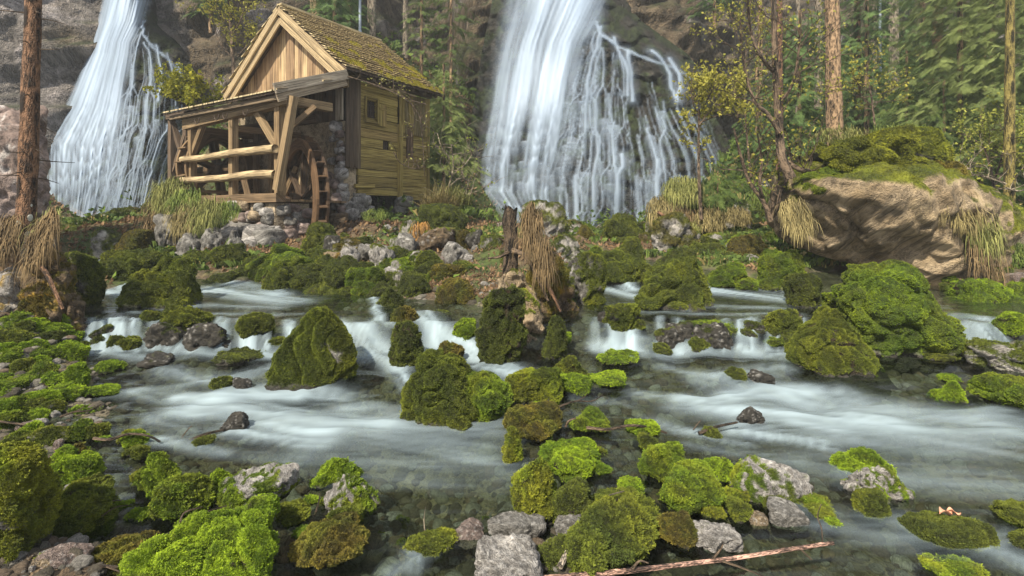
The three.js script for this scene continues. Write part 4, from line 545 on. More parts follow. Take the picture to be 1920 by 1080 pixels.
  rubble(-0.6, -0.3, 1.2, 1.6, -2.9, -0.4, 9, foot, ['dark', 'brown'], 0.2);
  part('mortar', slab(-0.1, 1.5, -0.66, 0.02, 2.1, -0.3), new THREE.MeshStandardMaterial({ color: lin(0.42, 0.39, 0.34), roughness: 1, map: stoneMap, bumpMap: stoneB, bumpScale: 0.03 }), foot);
  // gable boards
  const gable = sub('gable', mill, 'triangular gable of upright weathered boards');
  const rise = (x) => x > GX ? lerp(TOP, EV, (x - GX) / (XR - GX)) : lerp(TOP, EVL, (GX - x) / (GX - XL));
  for (let x = -4.3; x < 0.18;) { const w = 0.13 + 0.09 * r(), x1 = x + w - 0.012, b = 4.62, z = 0.03 + 0.02 * r(), s = new THREE.Shape(); const t0 = rise(x) - 0.2, t1 = rise(x1) - 0.2; if (Math.min(t0, t1) > b + 0.05) { s.moveTo(x, b); s.lineTo(x1, b); s.lineTo(x1, t1); if (x < GX && x1 > GX) s.lineTo(GX, TOP - 0.2); s.lineTo(x, t0); const g = new THREE.ExtrudeGeometry(s, { depth: 0.035, bevelEnabled: true, bevelThickness: 0.005, bevelSize: 0.005, bevelSegments: 1 }); g.translate(0, 0, z); const uv = g.attributes.uv, P = g.attributes.position, o = r(); for (let i = 0; i < uv.count; i++) uv.setXY(i, P.getX(i) + P.getZ(i) + o, P.getY(i) * 0.5 + o); part('board', g, pick(wGable), gable); } x += w; }
  part('gable_backing', (() => { const s = new THREE.Shape(); s.moveTo(-4.2, 4.6); s.lineTo(0.1, 4.6); s.lineTo(GX, TOP - 0.3); const g = new THREE.ExtrudeGeometry(s, { depth: 0.03, bevelEnabled: false }); g.translate(0, 0, -0.03); return g; })(), wBlack, mill);
  // verge boards: two on each rake, beam ends
  for (const [xe, ye] of [[XR, EV], [XL, EVL]]) {
    const a = V(GX, TOP, ZF), b = V(xe, ye, ZF), n = V(-(b.y - a.y), b.x - a.x, 0).normalize(); if (n.y > 0) n.negate();
    const off = (v, k, z) => v.clone().addScaledVector(n, k).setZ(z), tip = Math.abs(n.x / n.y) ;
    const lowered = (k) => V(GX, TOP - k / -n.y, 0);
    const t = 0.045, bd = (name, k, w, z, ext) => { const p = lowered(k).setZ(z), q = off(b, k, z).add(b.clone().sub(a).normalize().multiplyScalar(ext)); beam(name, p, q, w, t, wFascia, mill, V(0, 0, 1)); };
    bd('verge_board', 0.10, 0.17, ZF + 0.03, 0.04); bd('verge_board', 0.265, 0.2, ZF - 0.03, -0.02);
    beam('purlin_end', V(lerp(GX, xe, 0.84), lerp(TOP, ye, 0.84) - 0.32, -0.2), V(lerp(GX, xe, 0.84), lerp(TOP, ye, 0.84) - 0.32, ZF - 0.08), 0.13, 0.13, wPost[0]);
  }
  beam('ridge_beam', V(GX, TOP - 0.36, -2.9), V(GX, TOP - 0.36, ZF - 0.1), 0.14, 0.14, wPost[1]);
  // main roof: boarding under rows of short shingles
  const roof = sub('roof', mill, 'shingled roof with moss toward its lower right');
  const shingM = [wood(0.56, 0.46, 0.28), wood(0.48, 0.39, 0.23), wood(0.62, 0.51, 0.32)];
  for (const [side, xe, ye] of [[1, XR + 0.03, EV], [-1, XL - 0.03, EVL]]) {
    const L = Math.hypot(xe - GX, TOP - ye), ux = (xe - GX) / L, uy = (ye - TOP) / L, nx = -uy * side, ny = ux * side;
    const P = (s, h, z) => V(GX + ux * s + nx * h, TOP + uy * s + ny * h, z);
    const b = new THREE.BufferGeometry().setFromPoints([P(0, 0, ZF), P(L, 0, ZF), P(L, 0, ZB), P(0, 0, ZB), P(0, -0.05, ZF), P(L, -0.05, ZF), P(L, -0.05, ZB), P(0, -0.05, ZB)]); b.setIndex([0, 1, 2, 0, 2, 3, 4, 6, 5, 4, 7, 6, 0, 4, 5, 0, 5, 1, 1, 5, 6, 1, 6, 2, 2, 6, 7, 2, 7, 3]); b.setAttribute('uv', new THREE.Float32BufferAttribute([0, 0, 0, 3, 3, 3, 3, 0, 0, 0, 0, 3, 3, 3, 3, 0], 2)); b.computeVertexNormals(); part('roof_boarding', b, wDark[1], roof);
    const rows = side > 0 ? 21 : 12, step = L / rows;
    for (let k = 0; k < rows; k++) {
      const geos = [], s0 = k * step - 0.03, q = rng(k * 7 + side + 50);
      for (let z = ZB; z < ZF + 0.02;) { const w = 0.085 + 0.035 * q(), e = step * (1.04 + 0.05 * q()), h0 = 0.008, h1 = 0.065 + 0.014 * q(), p = [P(s0, h0, z), P(s0 + e, h1, z), P(s0 + e, h1, z + w - 0.012), P(s0, h0, z + w - 0.012), P(s0 + e, h1 - 0.03, z), P(s0 + e, h1 - 0.03, z + w - 0.012)]; const g = new THREE.BufferGeometry().setFromPoints(p); g.setIndex([0, 1, 2, 0, 2, 3, 1, 4, 5, 1, 5, 2, 0, 4, 1, 3, 2, 5]); const o = q(); g.setAttribute('uv', new THREE.Float32BufferAttribute([o, 0, o, 0.2, o + w, 0.2, o + w, 0, o, 0.22, o + w, 0.22], 2)); geos.push(g.toNonIndexed()); z += w; }
      const g = mergeGeometries(geos); g.computeVertexNormals(); part('shingle_row', g, shingM[(k * 5 + 1) % 3], roof);
    }
    if (side > 0) { const items = [], q = rng(9); for (let k = 0; k < 5200; k++) { const s = L * Math.pow(q(), 0.6), z = lerp(ZF, ZB, q()), n = fbm(s * 1.6, z * 1.6, 4, 3) + 0.34 * (s / L - 0.45) + 0.16 * (-z / 3 - 0.35); if (n < 0.2) continue; const p = P(s, 0.05 + 0.02 * q(), z), c = mixc([0.13, 0.12, 0.012], [0.36, 0.31, 0.02], q()), e = 0.03 + 0.03 * q(); items.push([new THREE.Matrix4().compose(p, new THREE.Quaternion().setFromUnitVectors(V(0, 1, 0), V(nx + q() - 0.5, ny, q() - 0.5).normalize()), V(e, e * 0.7, e)), c]); } instanced('roof_moss', tuftGeo, matTuft, items, mill); }
  }
  beam('ridge_cap', V(GX, TOP + 0.03, ZB), V(GX, TOP + 0.03, ZF), 0.2, 0.05, shingM[0]);
  // eave board and rafter ends on the right
  beam('eave_beam', V(XR - 0.36, EV + 0.02, ZB + 0.1), V(XR - 0.36, EV + 0.02, ZF - 0.1), 0.14, 0.16, wDark[1]);
  for (let k = 0; k < 7; k++) beam('rafter_end', V(0.0, EV + 0.30, -0.1 - k * 0.46), V(XR - 0.06, EV - 0.06, -0.1 - k * 0.46), 0.08, 0.09, wDark[2], mill, V(0, 0, 1));
  // side wall: horizontal planks in two bays
  const side = sub('side_wall', mill, 'wall of wide horizontal planks, yellow green with algae');
  for (const [a, b, bot] of [[0.42, 1.79, 2.07], [1.9, 2.97, 1.97]]) { let y = bot; while (y < 4.86) { const h = Math.min(0.17 + 0.13 * r(), 4.9 - y), z = 0.0 + 0.018 * r(), p = []; const cuts = []; if (a < 1) { for (const [w0, w1, y0, y1] of [[0.64, 1.03, 3.93, 4.51], [1.25, 1.5, 3.21, 3.53]]) if (y + h / 2 > y0 && y + h / 2 < y1) cuts.push([w0, w1]); } let s = a; for (const c of [...cuts, [b, b]]) { if (c[0] > s + 0.02) beam('plank', V(-0.035 + z, y + h / 2 - 0.006, -s - (s === a ? 0.03 * r() : 0)), V(-0.035 + z, y + h / 2 - 0.006, -c[0]), h - 0.014, 0.07, pick(wSide), side, V(1, 0, 0)); s = c[1]; } y += h; } }
  beam('wall_post', V(0.05, 1.95, -1.845), V(0.05, 4.0, -1.845), 0.11, 0.1, wSide[0], mill, V(1, 0, 0)); beam('sill_beam', V(0.04, 2.28, -0.30), V(0.06, 2.30, -0.9), 0.09, 0.08, wSide[1], mill, V(1, 0, 0)); beam('corner_post', V(0.0, 1.95, -3.0), V(0.0, 4.9, -3.0), 0.1, 0.1, wSide[2], mill, V(1, 0, 0));
  const upr = sub('board_cladding', mill, 'upright boards under the eave');
  for (let s = 1.86; s < 2.94; s += 0.115) beam('board', V(0.045 + 0.015 * r(), 3.78, -s), V(0.045 + 0.015 * r(), 4.88, -s), 0.1, 0.03, r() < 0.5 ? wSide[2] : wood(0.22, 0.17, 0.075), upr, V(1, 0, 0));
  const cor = sub('corner_cladding', mill, 'dark upright boards round the near corner');
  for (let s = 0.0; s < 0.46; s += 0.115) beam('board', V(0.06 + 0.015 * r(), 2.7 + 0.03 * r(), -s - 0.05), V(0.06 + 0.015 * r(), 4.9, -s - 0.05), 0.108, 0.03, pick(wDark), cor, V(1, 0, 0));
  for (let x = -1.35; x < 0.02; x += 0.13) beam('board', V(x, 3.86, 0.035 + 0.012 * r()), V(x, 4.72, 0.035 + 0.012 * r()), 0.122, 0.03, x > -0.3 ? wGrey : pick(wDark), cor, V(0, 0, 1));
  // windows with bars, shutter
  const win = sub('window', mill, 'small barred window with an open plank shutter');
  part('painted_dark_panel', slab(-0.095, 3.94, -1.02, -0.08, 4.50, -0.65), wBlack, win);  // black panel, its colour stands in for the unlit room behind the bars
  for (const s of [0.70, 0.78, 0.86, 0.94]) part('bar', sweep([V(-0.02, 3.95, -s), V(-0.02, 4.5, -s)], 0.01, 0.01, 6), iron, win); for (const y of [4.08, 4.22, 4.36]) part('bar', sweep([V(-0.03, y, -0.65), V(-0.03, y, -1.02)], 0.01, 0.01, 6), iron, win);
  for (const [p, q] of [[V(0.06, 3.9, -0.63), V(0.06, 4.55, -0.63)], [V(0.06, 3.9, -1.035), V(0.06, 4.55, -1.035)]]) beam('frame', p, q, 0.05, 0.05, wSide[2], win, V(1, 0, 0)); for (const y of [3.915, 4.535]) beam('frame', V(0.062, y, -0.65), V(0.062, y, -1.02), 0.05, 0.05, wSide[2], win, V(1, 0, 0));
  for (const s of [1.12, 1.25]) beam('shutter', V(0.075, 3.86, -s), V(0.075, 4.42, -s), 0.125, 0.03, wSide[s > 1.2 ? 3 : 0], win, V(1, 0, 0)); beam('shutter_batten', V(0.10, 4.3, -1.06), V(0.10, 4.3, -1.31), 0.05, 0.02, wSide[2], win, V(1, 0, 0));
  const win2 = sub('window', mill, 'tiny barred opening'); part('painted_dark_panel', slab(-0.095, 3.21, -1.5, -0.08, 3.53, -1.25), wBlack, win2); for (const s of [1.33, 1.42]) part('bar', sweep([V(-0.02, 3.2, -s), V(-0.02, 3.54, -s)], 0.01, 0.01, 6), iron, win2); part('bar', sweep([V(-0.03, 3.37, -1.25), V(-0.03, 3.37, -1.5)], 0.01, 0.01, 6), iron, win2);  // here too a black panel paints the darkness inside the opening
  for (const s of [2.16, 2.28]) beam('closed_shutter', V(0.05, 3.12, -s), V(0.05, 3.98, -s), 0.115, 0.04, wood(0.15, 0.09, 0.05), mill, V(1, 0, 0)); beam('shutter_batten', V(0.08, 3.3, -2.08), V(0.08, 3.3, -2.36), 0.05, 0.02, wDark[0], mill, V(1, 0, 0));
  // porch: posts, braces, rails, sill, lean-to roof
  const PZ = 1.8, XA = 0.13, XM = -1.63, XC = -3.44;
  for (const [x, w, m] of [[XA, 0.17, 0], [XM, 0.15, 2], [XC, 0.15, 0]]) beam('post', V(x, 1.98, PZ), V(x, 3.92, PZ), w, w, wPost[m]);
  beam('header_beam', V(-3.7, 3.80, PZ + 0.02), V(0.5, 3.98, PZ + 0.02), 0.24, 0.2, wPost[2], mill, V(0, 0, 1));
  beam('sill_beam', V(-3.2, 1.93, PZ + 0.03), V(0.2, 1.93, PZ + 0.03), 0.19, 0.22, wPost[1], mill, V(0, 0, 1));
  const log = (y, dy) => part('rail_log', sweep([V(-3.62, y, PZ + 0.16), V(-2.6, y - 0.02, PZ + 0.17), V(-1.6, y + dy, PZ + 0.16), V(-0.6, y + 0.02, PZ + 0.17), V(0.2, y + dy, PZ + 0.16)], 0.075, 0.095, 12, 24, 0.12, y), wFascia, mill);
  log(2.93, 0.02); log(2.42, -0.01);
  beam('brace', V(XC, 3.05, PZ), V(XC + 0.55, 3.82, PZ), 0.13, 0.1, wPost[0], mill, V(0, 0, 1)); beam('brace', V(XA - 0.06, 2.98, PZ), V(XA - 0.85, 3.84, PZ), 0.15, 0.1, wPost[2], mill, V(0, 0, 1)); beam('brace', V(XA + 0.05, 3.3, PZ - 0.05), V(XA + 0.5, 3.9, PZ - 0.5), 0.13, 0.1, wPost[1]);
  beam('leaning_post', V(0.24, 2.08, PZ + 0.14), V(0.62, 4.02, PZ + 0.02), 0.17, 0.13, wPost[2], mill, V(0, 0, 1));
  beam('tie_beam', V(0.35, 3.98, PZ - 0.1), V(0.35, 4.0, 0.7), 0.18, 0.2, wPost[2], mill, V(1, 0, 0)); beam('tie_beam', V(XM, 3.55, PZ), V(XM, 3.6, 0.05), 0.13, 0.13, wPost[1], mill, V(1, 0, 0)); beam('tie_beam', V(XC, 3.7, PZ), V(XC, 3.7, 0.05), 0.15, 0.16, wPost[1], mill, V(1, 0, 0));
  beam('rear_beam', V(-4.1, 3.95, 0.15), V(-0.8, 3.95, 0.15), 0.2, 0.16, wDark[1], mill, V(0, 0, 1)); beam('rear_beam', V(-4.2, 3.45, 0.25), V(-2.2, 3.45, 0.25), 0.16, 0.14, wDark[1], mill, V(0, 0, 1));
  for (const x of [-3.85, -3.3, -2.6]) beam('rear_post', V(x, 1.9, 0.2), V(x, 3.9, 0.2), 0.13, 0.12, wPost[x > -3 ? 0 : 1]);
  beam('rear_rail', V(-3.44, 2.55, PZ - 0.05), V(-3.6, 2.5, 0.2), 0.1, 0.08, wPost[1]); beam('rear_rail', V(-3.44, 2.15, PZ - 0.05), V(-3.6, 2.15, 0.2), 0.1, 0.08, wPost[1]);
  beam('trestle_leg', V(-1.4, 1.95, 0.7), V(-1.15, 2.75, 0.5), 0.12, 0.1, wPost[0]); beam('trestle_leg', V(-0.75, 1.95, 0.6), V(-0.75, 2.6, 0.6), 0.16, 0.12, wFascia); beam('trestle_leg', V(-2.5, 1.95, 0.9), V(-2.95, 2.6, 0.8), 0.12, 0.1, wPost[1]);
  for (let k = 0; k < 9; k++) beam('floor_plank', V(-3.5, 1.87 + 0.004 * (k % 3), 0.1 + k * 0.19), V(0.1, 1.87 + 0.004 * (k % 3), 0.1 + k * 0.19), 0.175, 0.05, pick(wPost), mill, V(0, 1, 0));
  const lean = sub('porch_roof', mill, 'low lean-to roof over the porch with worn edges'), E0 = V(0, 4.84, 0.10), E1 = V(0, 4.10, 2.14), dz = E1.z - E0.z, dy = E1.y - E0.y, Lr = Math.hypot(dz, dy);
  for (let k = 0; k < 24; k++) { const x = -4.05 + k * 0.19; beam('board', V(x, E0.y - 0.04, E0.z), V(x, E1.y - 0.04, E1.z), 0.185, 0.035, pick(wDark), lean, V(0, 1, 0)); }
  for (let k = 0; k < 9; k++) { const geos = [], q = rng(k + 700), t0 = k / 9, t1 = (k + 1.12) / 9; for (let x = -4.1; x < 0.46;) { const w = 0.09 + 0.06 * q(), e = t1 + 0.015 * q(), g = new THREE.BufferGeometry().setFromPoints([V(x, E0.y + dy * t0 + 0.0, E0.z + dz * t0), V(x, E0.y + dy * e + 0.035, E0.z + dz * e), V(x + w - 0.01, E0.y + dy * e + 0.035, E0.z + dz * e), V(x + w - 0.01, E0.y + dy * t0, E0.z + dz * t0), V(x, E0.y + dy * e + 0.005, E0.z + dz * e), V(x + w - 0.01, E0.y + dy * e + 0.005, E0.z + dz * e)]); g.setIndex([0, 1, 2, 0, 2, 3, 1, 4, 5, 1, 5, 2]); const o = q(); g.setAttribute('uv', new THREE.Float32BufferAttribute([o, 0, o, 0.2, o + w, 0.2, o + w, 0, o, 0.22, o + w, 0.22], 2)); geos.push(g.toNonIndexed()); x += w; } const g = mergeGeometries(geos); g.computeVertexNormals(); part('shingle_row', g, shingM[k % 3], lean); }
  beam('eave_log', V(-4.0, E1.y - 0.12, E1.z - 0.12), V(0.5, E1.y - 0.12, E1.z - 0.12), 0.1, 0.1, wDark[2], lean, V(0, 0, 1));
  const gx = 0.52; beam('verge_board', V(gx, E0.y - 0.02, E0.z + 0.25), V(gx, E1.y + 0.03, E1.z + 0.05), 0.21, 0.05, wGrey, lean, V(1, 0, 0)); beam('verge_board', V(gx - 0.03, E0.y - 0.2, E0.z + 0.25), V(gx - 0.03, E1.y - 0.15, E1.z - 0.03), 0.16, 0.04, wood(0.42, 0.34, 0.25), lean, V(1, 0, 0));
  for (const x of [-2.75, -1.9, -1.55, -0.75]) { const p = []; for (let k = 0; k <= 8; k++) { const a = -0.3 + k / 8 * 3.7; p.push(V(x + 0.09 * Math.cos(a), 3.83 - 0.10 * Math.sin(a), E1.z - 0.1)); } part('iron_hook', sweep(p, 0.012, 0.010, 6), iron, mill); }
  // stone pier under the porch
  const pier = sub('stone_pier', mill, 'rubble masonry pier under the right end of the porch');
  part('masonry', slab(-1.5, 0.7, 1.0, 0.02, 1.82, 1.85), plaster, pier);
  rubble(-1.45, 0.1, 0.75, 1.80, 1.84, 1.95, 46, pier, ['pink', 'pale', 'grey', 'tan'], 0.15); rubble(-0.02, 0.12, 0.8, 1.75, 1.1, 1.85, 16, pier, ['grey', 'pink'], 0.16); rubble(-1.0, 0.2, 0.7, 1.2, 1.95, 2.25, 12, pier, ['pale', 'grey'], 0.26);
  // timber frame left of the porch
  const fr = sub('lattice_frame', mill, 'dark crossed timber frame at the left end');
  const fp = (px, py, d) => mill.worldToLocal(at(px, py, d)); mill.updateMatrixWorld(true);
  for (const [a, b, w] of [[[322, 222], [322, 336], 0.16], [[349, 222], [352, 338], 0.16], [[324, 232], [352, 320], 0.12], [[350, 250], [326, 322], 0.12], [[334, 320], [346, 290], 0.1]]) beam('timber', fp(a[0], a[1], 13.9), fp(b[0], b[1], 13.9), w, 0.12, wDark[1], fr, V(0, 0, 1));
  beam('timber', fp(314, 220, 13.8), fp(372, 212, 13.8), 0.16, 0.16, wDark[0], fr, V(0, 0, 1));
}
// ---------------------------------------------------------------- waterwheels
function wheel(label, pos, Rr, width, n, mats, turn = 0) {
  const w = thing('water_wheel', label, 'water wheel', pos); w.rotation.y = turn;
  const ringGeo = (x, r0, r1, t) => { const s = new THREE.Shape(); s.absarc(0, 0, r1, 0, Math.PI * 2); const h = new THREE.Path(); h.absarc(0, 0, r0, 0, Math.PI * 2, true); s.holes.push(h); const g = new THREE.ExtrudeGeometry(s, { depth: t, bevelEnabled: true, bevelSize: 0.008, bevelThickness: 0.008, bevelSegments: 1, curveSegments: 40 }), uv = g.attributes.uv, P = g.attributes.position; for (let i = 0; i < uv.count; i++) { const a = Math.atan2(P.getY(i), P.getX(i)); uv.setXY(i, Math.hypot(P.getX(i), P.getY(i)), a * r1 * 0.5); } g.rotateY(Math.PI / 2); g.translate(x, 0, 0); return g; };
  part('rim', ringGeo(-width / 2, Rr - 0.24, Rr, 0.05), mats[0], w); part('rim', ringGeo(width / 2 - 0.05, Rr - 0.24, Rr, 0.05), mats[1], w);
  part('sole', (() => { const g = new THREE.CylinderGeometry(Rr - 0.23, Rr - 0.23, width - 0.1, 48, 1, true); g.rotateZ(Math.PI / 2); return g; })(), mats[2], w);
  for (let k = 0; k < n; k++) { const a = k / n * 6.283, c = Math.cos(a), s = Math.sin(a), a2 = a + 0.12; part('paddle', timber(V(-width / 2 + 0.05, Rr * Math.sin(a2) * 0.985, Rr * Math.cos(a2) * 0.985), V(width / 2 - 0.05, Rr * Math.sin(a2) * 0.985, Rr * Math.cos(a2) * 0.985), 0.03, 0.22, V(0, s, c).normalize(), k), mats[k % 2 ? 0 : 1], w); }
  for (const x of [-width / 2 + 0.1, width / 2 - 0.1]) for (let k = 0; k < 6; k++) { const a = 0.35 + k / 6 * 6.283, q = (r) => V(x, Math.sin(a) * r, Math.cos(a) * r); part('spoke', timber(q(0.1), q(Rr - 0.1), 0.1, 0.07, V(1, 0, 0), k + 40), mats[2], w); }
  part('hub', sweep([V(-width / 2 - 0.16, 0, 0), V(width / 2 + 0.1, 0, 0)], 0.17, 0.17, 14), mats[2], w); part('axle', sweep([V(-width / 2 - 0.75, 0, 0), V(width / 2 + 0.4, 0, 0)], 0.10, 0.10, 12), mats[1], w);
  return w;
}
wheel('large wooden waterwheel standing between the porch and the stone corner of the mill', at(568, 376, 12.45), 1.42, 0.27, 28, [wood(0.17, 0.095, 0.045), wood(0.12, 0.07, 0.038), wood(0.09, 0.055, 0.032)], 0.66);
wheel('smaller dark waterwheel in the shade behind the porch railing', at(408, 318, 14.1), 0.98, 0.4, 18, [wood(0.2, 0.13, 0.07), wood(0.17, 0.11, 0.06), wood(0.14, 0.09, 0.05)], -0.45);
// ---------------------------------------------------------------- the giant boulder
rock('giant_boulder', 'giant bare tan boulder overhanging the right bank with moss and grass on top', [1444, 292, 1868, 540], { d: 8.3, under: 0.2, s: 'slab', m: 0.3, tone: 'gold', st: 'tan', deep: 0.75, rough: 0.085, cracks: 0.45, top: 0.75, sink: 0.02, seed: 321, lich: 0.15 });
R('mossed turf cap hanging over the left front of the giant boulder', [1494, 296, 1726, 376], { d: 8.3, m: 1, tone: 'green', droop: 1.3, L: 1.3, deep: 0.45, sink: 0.04, rough: 0.16, n: 'turf_cap', seed: 333 });
R('upper grassy hummock crowning the giant boulder', [1512, 232, 1792, 380], { d: 8.5, m: 1, tone: 'gold', droop: 1.2, L: 1.5, deep: 0.6, sink: 0.15, rough: 0.15, n: 'turf_cap', seed: 338, most: 9000 });
R('brown turf lump at the right shoulder of the giant boulder', [1700, 300, 1822, 405], { d: 8.35, m: 1, tone: 'rust', droop: 1.4, L: 1.4, deep: 0.5, sink: 0.05, n: 'turf_cap', seed: 342 });
// ---------------------------------------------------------------- grass
function grass(label, px, py, d, w, h, n, o = {}) {                // blades rooted along a lens-shaped patch, bending over and hanging
  const r = rng(px * 3 + py), pos = [], col = [], idx = [], W = w * d / FOCAL, L = h * d / FOCAL, c0 = o.c0 ?? [0.20, 0.15, 0.045], c1 = o.c1 ?? [0.46, 0.36, 0.13], hang = o.hang ?? 1;
  for (let k = 0; k < n * 2.6; k++) {
    const thatch = hang > 0.9, a = 6.283 * r(), q = Math.sqrt(r()), bx = Math.cos(a) * q * W / 2 + 0.06 * W * noise(k * 0.37, 1, px), by = thatch ? (Math.sin(a) * q - 0.35) * 0.5 * L : (o.rise ?? 0.1) * L * (1 - q * q), bz = thatch ? -by * 0.5 + 0.10 * W * (r() - 0.5) : Math.sin(a) * q * W * 0.3, len = L * (thatch ? 0.15 + 0.85 * r() * r() : (0.25 + 0.85 * r()) * (1.15 - 0.5 * q)), az = Math.PI / 2 + (thatch ? -1.0 * bx / W + (r() < 0.3 ? 4 : 1.5) * (r() - 0.5) + 1.4 * noise(bx * 9, by * 6, px) : 6.28 * r()), wd = (0.002 + 0.0005 * d) * (0.6 + 0.6 * r()), b = pos.length / 3, c = mixc(c0, c1, clamp(0.5 + 0.9 * noise(bx * 5 + px, by * 5, 3) + 0.6 * (r() - 0.5), 0, 1)), out = thatch ? 0.1 + 0.32 * r() : 0.2 + 0.9 * r() * (0.4 + q);
    let x = bx, y = by, z = bz, up = o.up ?? 0.8, hx = Math.cos(az), hz = Math.sin(az);
    for (let s = 0; s <= 4; s++) { const t = 1 - s / 4 * 0.85; pos.push(x - hz * wd * t, y, z + hx * wd * t, x + hz * wd * t, y, z - hx * wd * t); col.push(...c, ...c); const st = len / 4, e = Math.hypot(out, up); x += hx * out / e * st; z += hz * out / e * st; y += up / e * st; up -= 0.6 * hang * (0.5 + 1.0 * r()); hx += 0.55 * (r() - 0.5); hz += 0.55 * (r() - 0.5); }
    for (let s = 0; s < 4; s++) { const i = b + s * 2; idx.push(i, i + 1, i + 3, i, i + 3, i + 2); }
  }
  const g = new THREE.BufferGeometry(); g.setAttribute('position', new THREE.Float32BufferAttribute(pos, 3)); g.setAttribute('color', new THREE.Float32BufferAttribute(col, 3)); g.setIndex(idx); g.computeVertexNormals();
  const m = new THREE.Mesh(g, matBlade); m.name = numbered('grass_clump'); m.position.copy(at(px, py, d)); m.userData = { label, category: 'grass clump' }; scene.add(m);
}
const STRAW = { c0: [0.11, 0.09, 0.035], c1: [0.33, 0.27, 0.115] }, BROWN = { c0: [0.055, 0.038, 0.018], c1: [0.21, 0.145, 0.07] }, GREEN = { c0: [0.05, 0.085, 0.015], c1: [0.20, 0.25, 0.05] }, MIX = { c0: [0.075, 0.09, 0.02], c1: [0.27, 0.27, 0.085] };
grass('straw grass hanging down the left shoulder of the giant boulder', 1488, 396, 8.2, 54, 70, 360, { ...STRAW, hang: 1.3, up: 0.3 });
grass('long straw grass hanging from the right shoulder of the giant boulder, upper bunch', 1790, 372, 8.1, 78, 84, 420, { ...STRAW, hang: 1.2, up: 0.4 });
grass('long straw grass hanging from the right shoulder of the giant boulder, lower bunch', 1832, 412, 8.05, 56, 88, 340, { ...MIX, hang: 1.4, up: 0.2 });
grass('dry roots and grass trailing at the right end of the giant boulder', 1838, 462, 7.9, 50, 80, 220, { ...BROWN, hang: 1.6, up: 0 });
grass('grass growing on the crest of the giant boulder, left side', 1580, 252, 9.2, 110, 34, 320, { ...MIX });
grass('grass growing on the crest of the giant boulder, right side', 1690, 246, 9.3, 130, 30, 320, { ...GREEN });
grass('brown grass skirt left of the left spruce trunk', 22, 432, 6.2, 44, 82, 440, { ...BROWN, hang: 1.5, up: 0.3 });
grass('brown grass skirt right of the left spruce trunk', 90, 434, 5.95, 36, 100, 500, { ...BROWN, hang: 1.5, up: 0.3 });
grass('yellow grass tips above the skirt right of the left spruce trunk', 92, 420, 6.2, 34, 70, 160, { ...MIX, hang: 1.2, up: 0.5 });
grass('brown grass hanging down the ridge right of the stump', 998, 415, 6.5, 34, 88, 460, { ...BROWN, hang: 1.6, up: 0.3 });
grass('dry grass trailing low on the centre ridge', 1018, 468, 6.15, 26, 74, 260, { ...BROWN, hang: 1.7, up: 0 });
grass('tall straw grass beside the right wall of the mill', 822, 400, 12.6, 66, 62, 420, { ...STRAW, hang: 0.5, up: 1.2 });
grass('greenish straw grass behind the tall tuft right of the mill', 850, 385, 13.2, 70, 50, 340, { ...MIX, hang: 0.5, up: 1.1 });
grass('rust coloured grass on the long brown rock right of the mill', 790, 435, 9.9, 34, 52, 200, { ...BROWN, c1: [0.42, 0.22, 0.06], hang: 1.4, up: 0.3 });
grass('drooping grass on the bank left of the porch', 320, 360, 11.2, 60, 62, 420, { ...MIX, hang: 1.2 });
grass('green grass under the left porch post', 352, 372, 11.0, 56, 46, 360, { ...GREEN, hang: 1.1 });
grass('pale drooping grass on the bank under the porch sill', 388, 398, 10.8, 56, 60, 360, { ...MIX, hang: 1.3 });
grass('straw grass on the bank edge left of the round grey boulder', 350, 405, 10.8, 46, 58, 280, { ...STRAW, hang: 1.3 });
grass('green tuft on the bank below the middle porch post', 430, 392, 10.9, 44, 36, 260, { ...GREEN });
grass('straw grass at the left end of the porch bank by the waterfall', 296, 395, 11.4, 40, 70, 260, { ...BROWN, hang: 1.2 });
grass('hay thatch on top of the hay covered boulder', 1280, 348, 12.3, 74, 50, 460, { ...MIX, hang: 1.5, up: 0.3 });
grass('hay thatch on the left flank of the hay covered boulder', 1242, 388, 12.2, 60, 58, 420, { ...STRAW, hang: 1.5, up: 0.3 });
grass('dark hay on the lower flank of the hay covered boulder', 1272, 402, 12.1, 62, 46, 360, { ...BROWN, hang: 1.5, up: 0.2 });
grass('straw tuft on the grass topped pale rock on the right', 1284, 428, 11.9, 52, 30, 260, { ...MIX, hang: 1.2 });
grass('straw tuft around the foot of the sapling', 1330, 408, 12, 60, 42, 340, { ...STRAW, hang: 1.3 });
grass('straw tuft on the slope between sapling and giant boulder', 1382, 402, 12, 46, 34, 260, { ...STRAW, hang: 1.2 });
grass('green grass on the slope behind the twisted tree', 1440, 372, 11.8, 70, 36, 300, { ...GREEN });
grass('green grass tuft at the right edge above the low wall', 1905, 470, 9.6, 60, 40, 240, { ...GREEN });
grass('green tuft on the small plant under the mill wall', 705, 402, 12.2, 50, 22, 240, { ...GREEN, up: 0.9 });
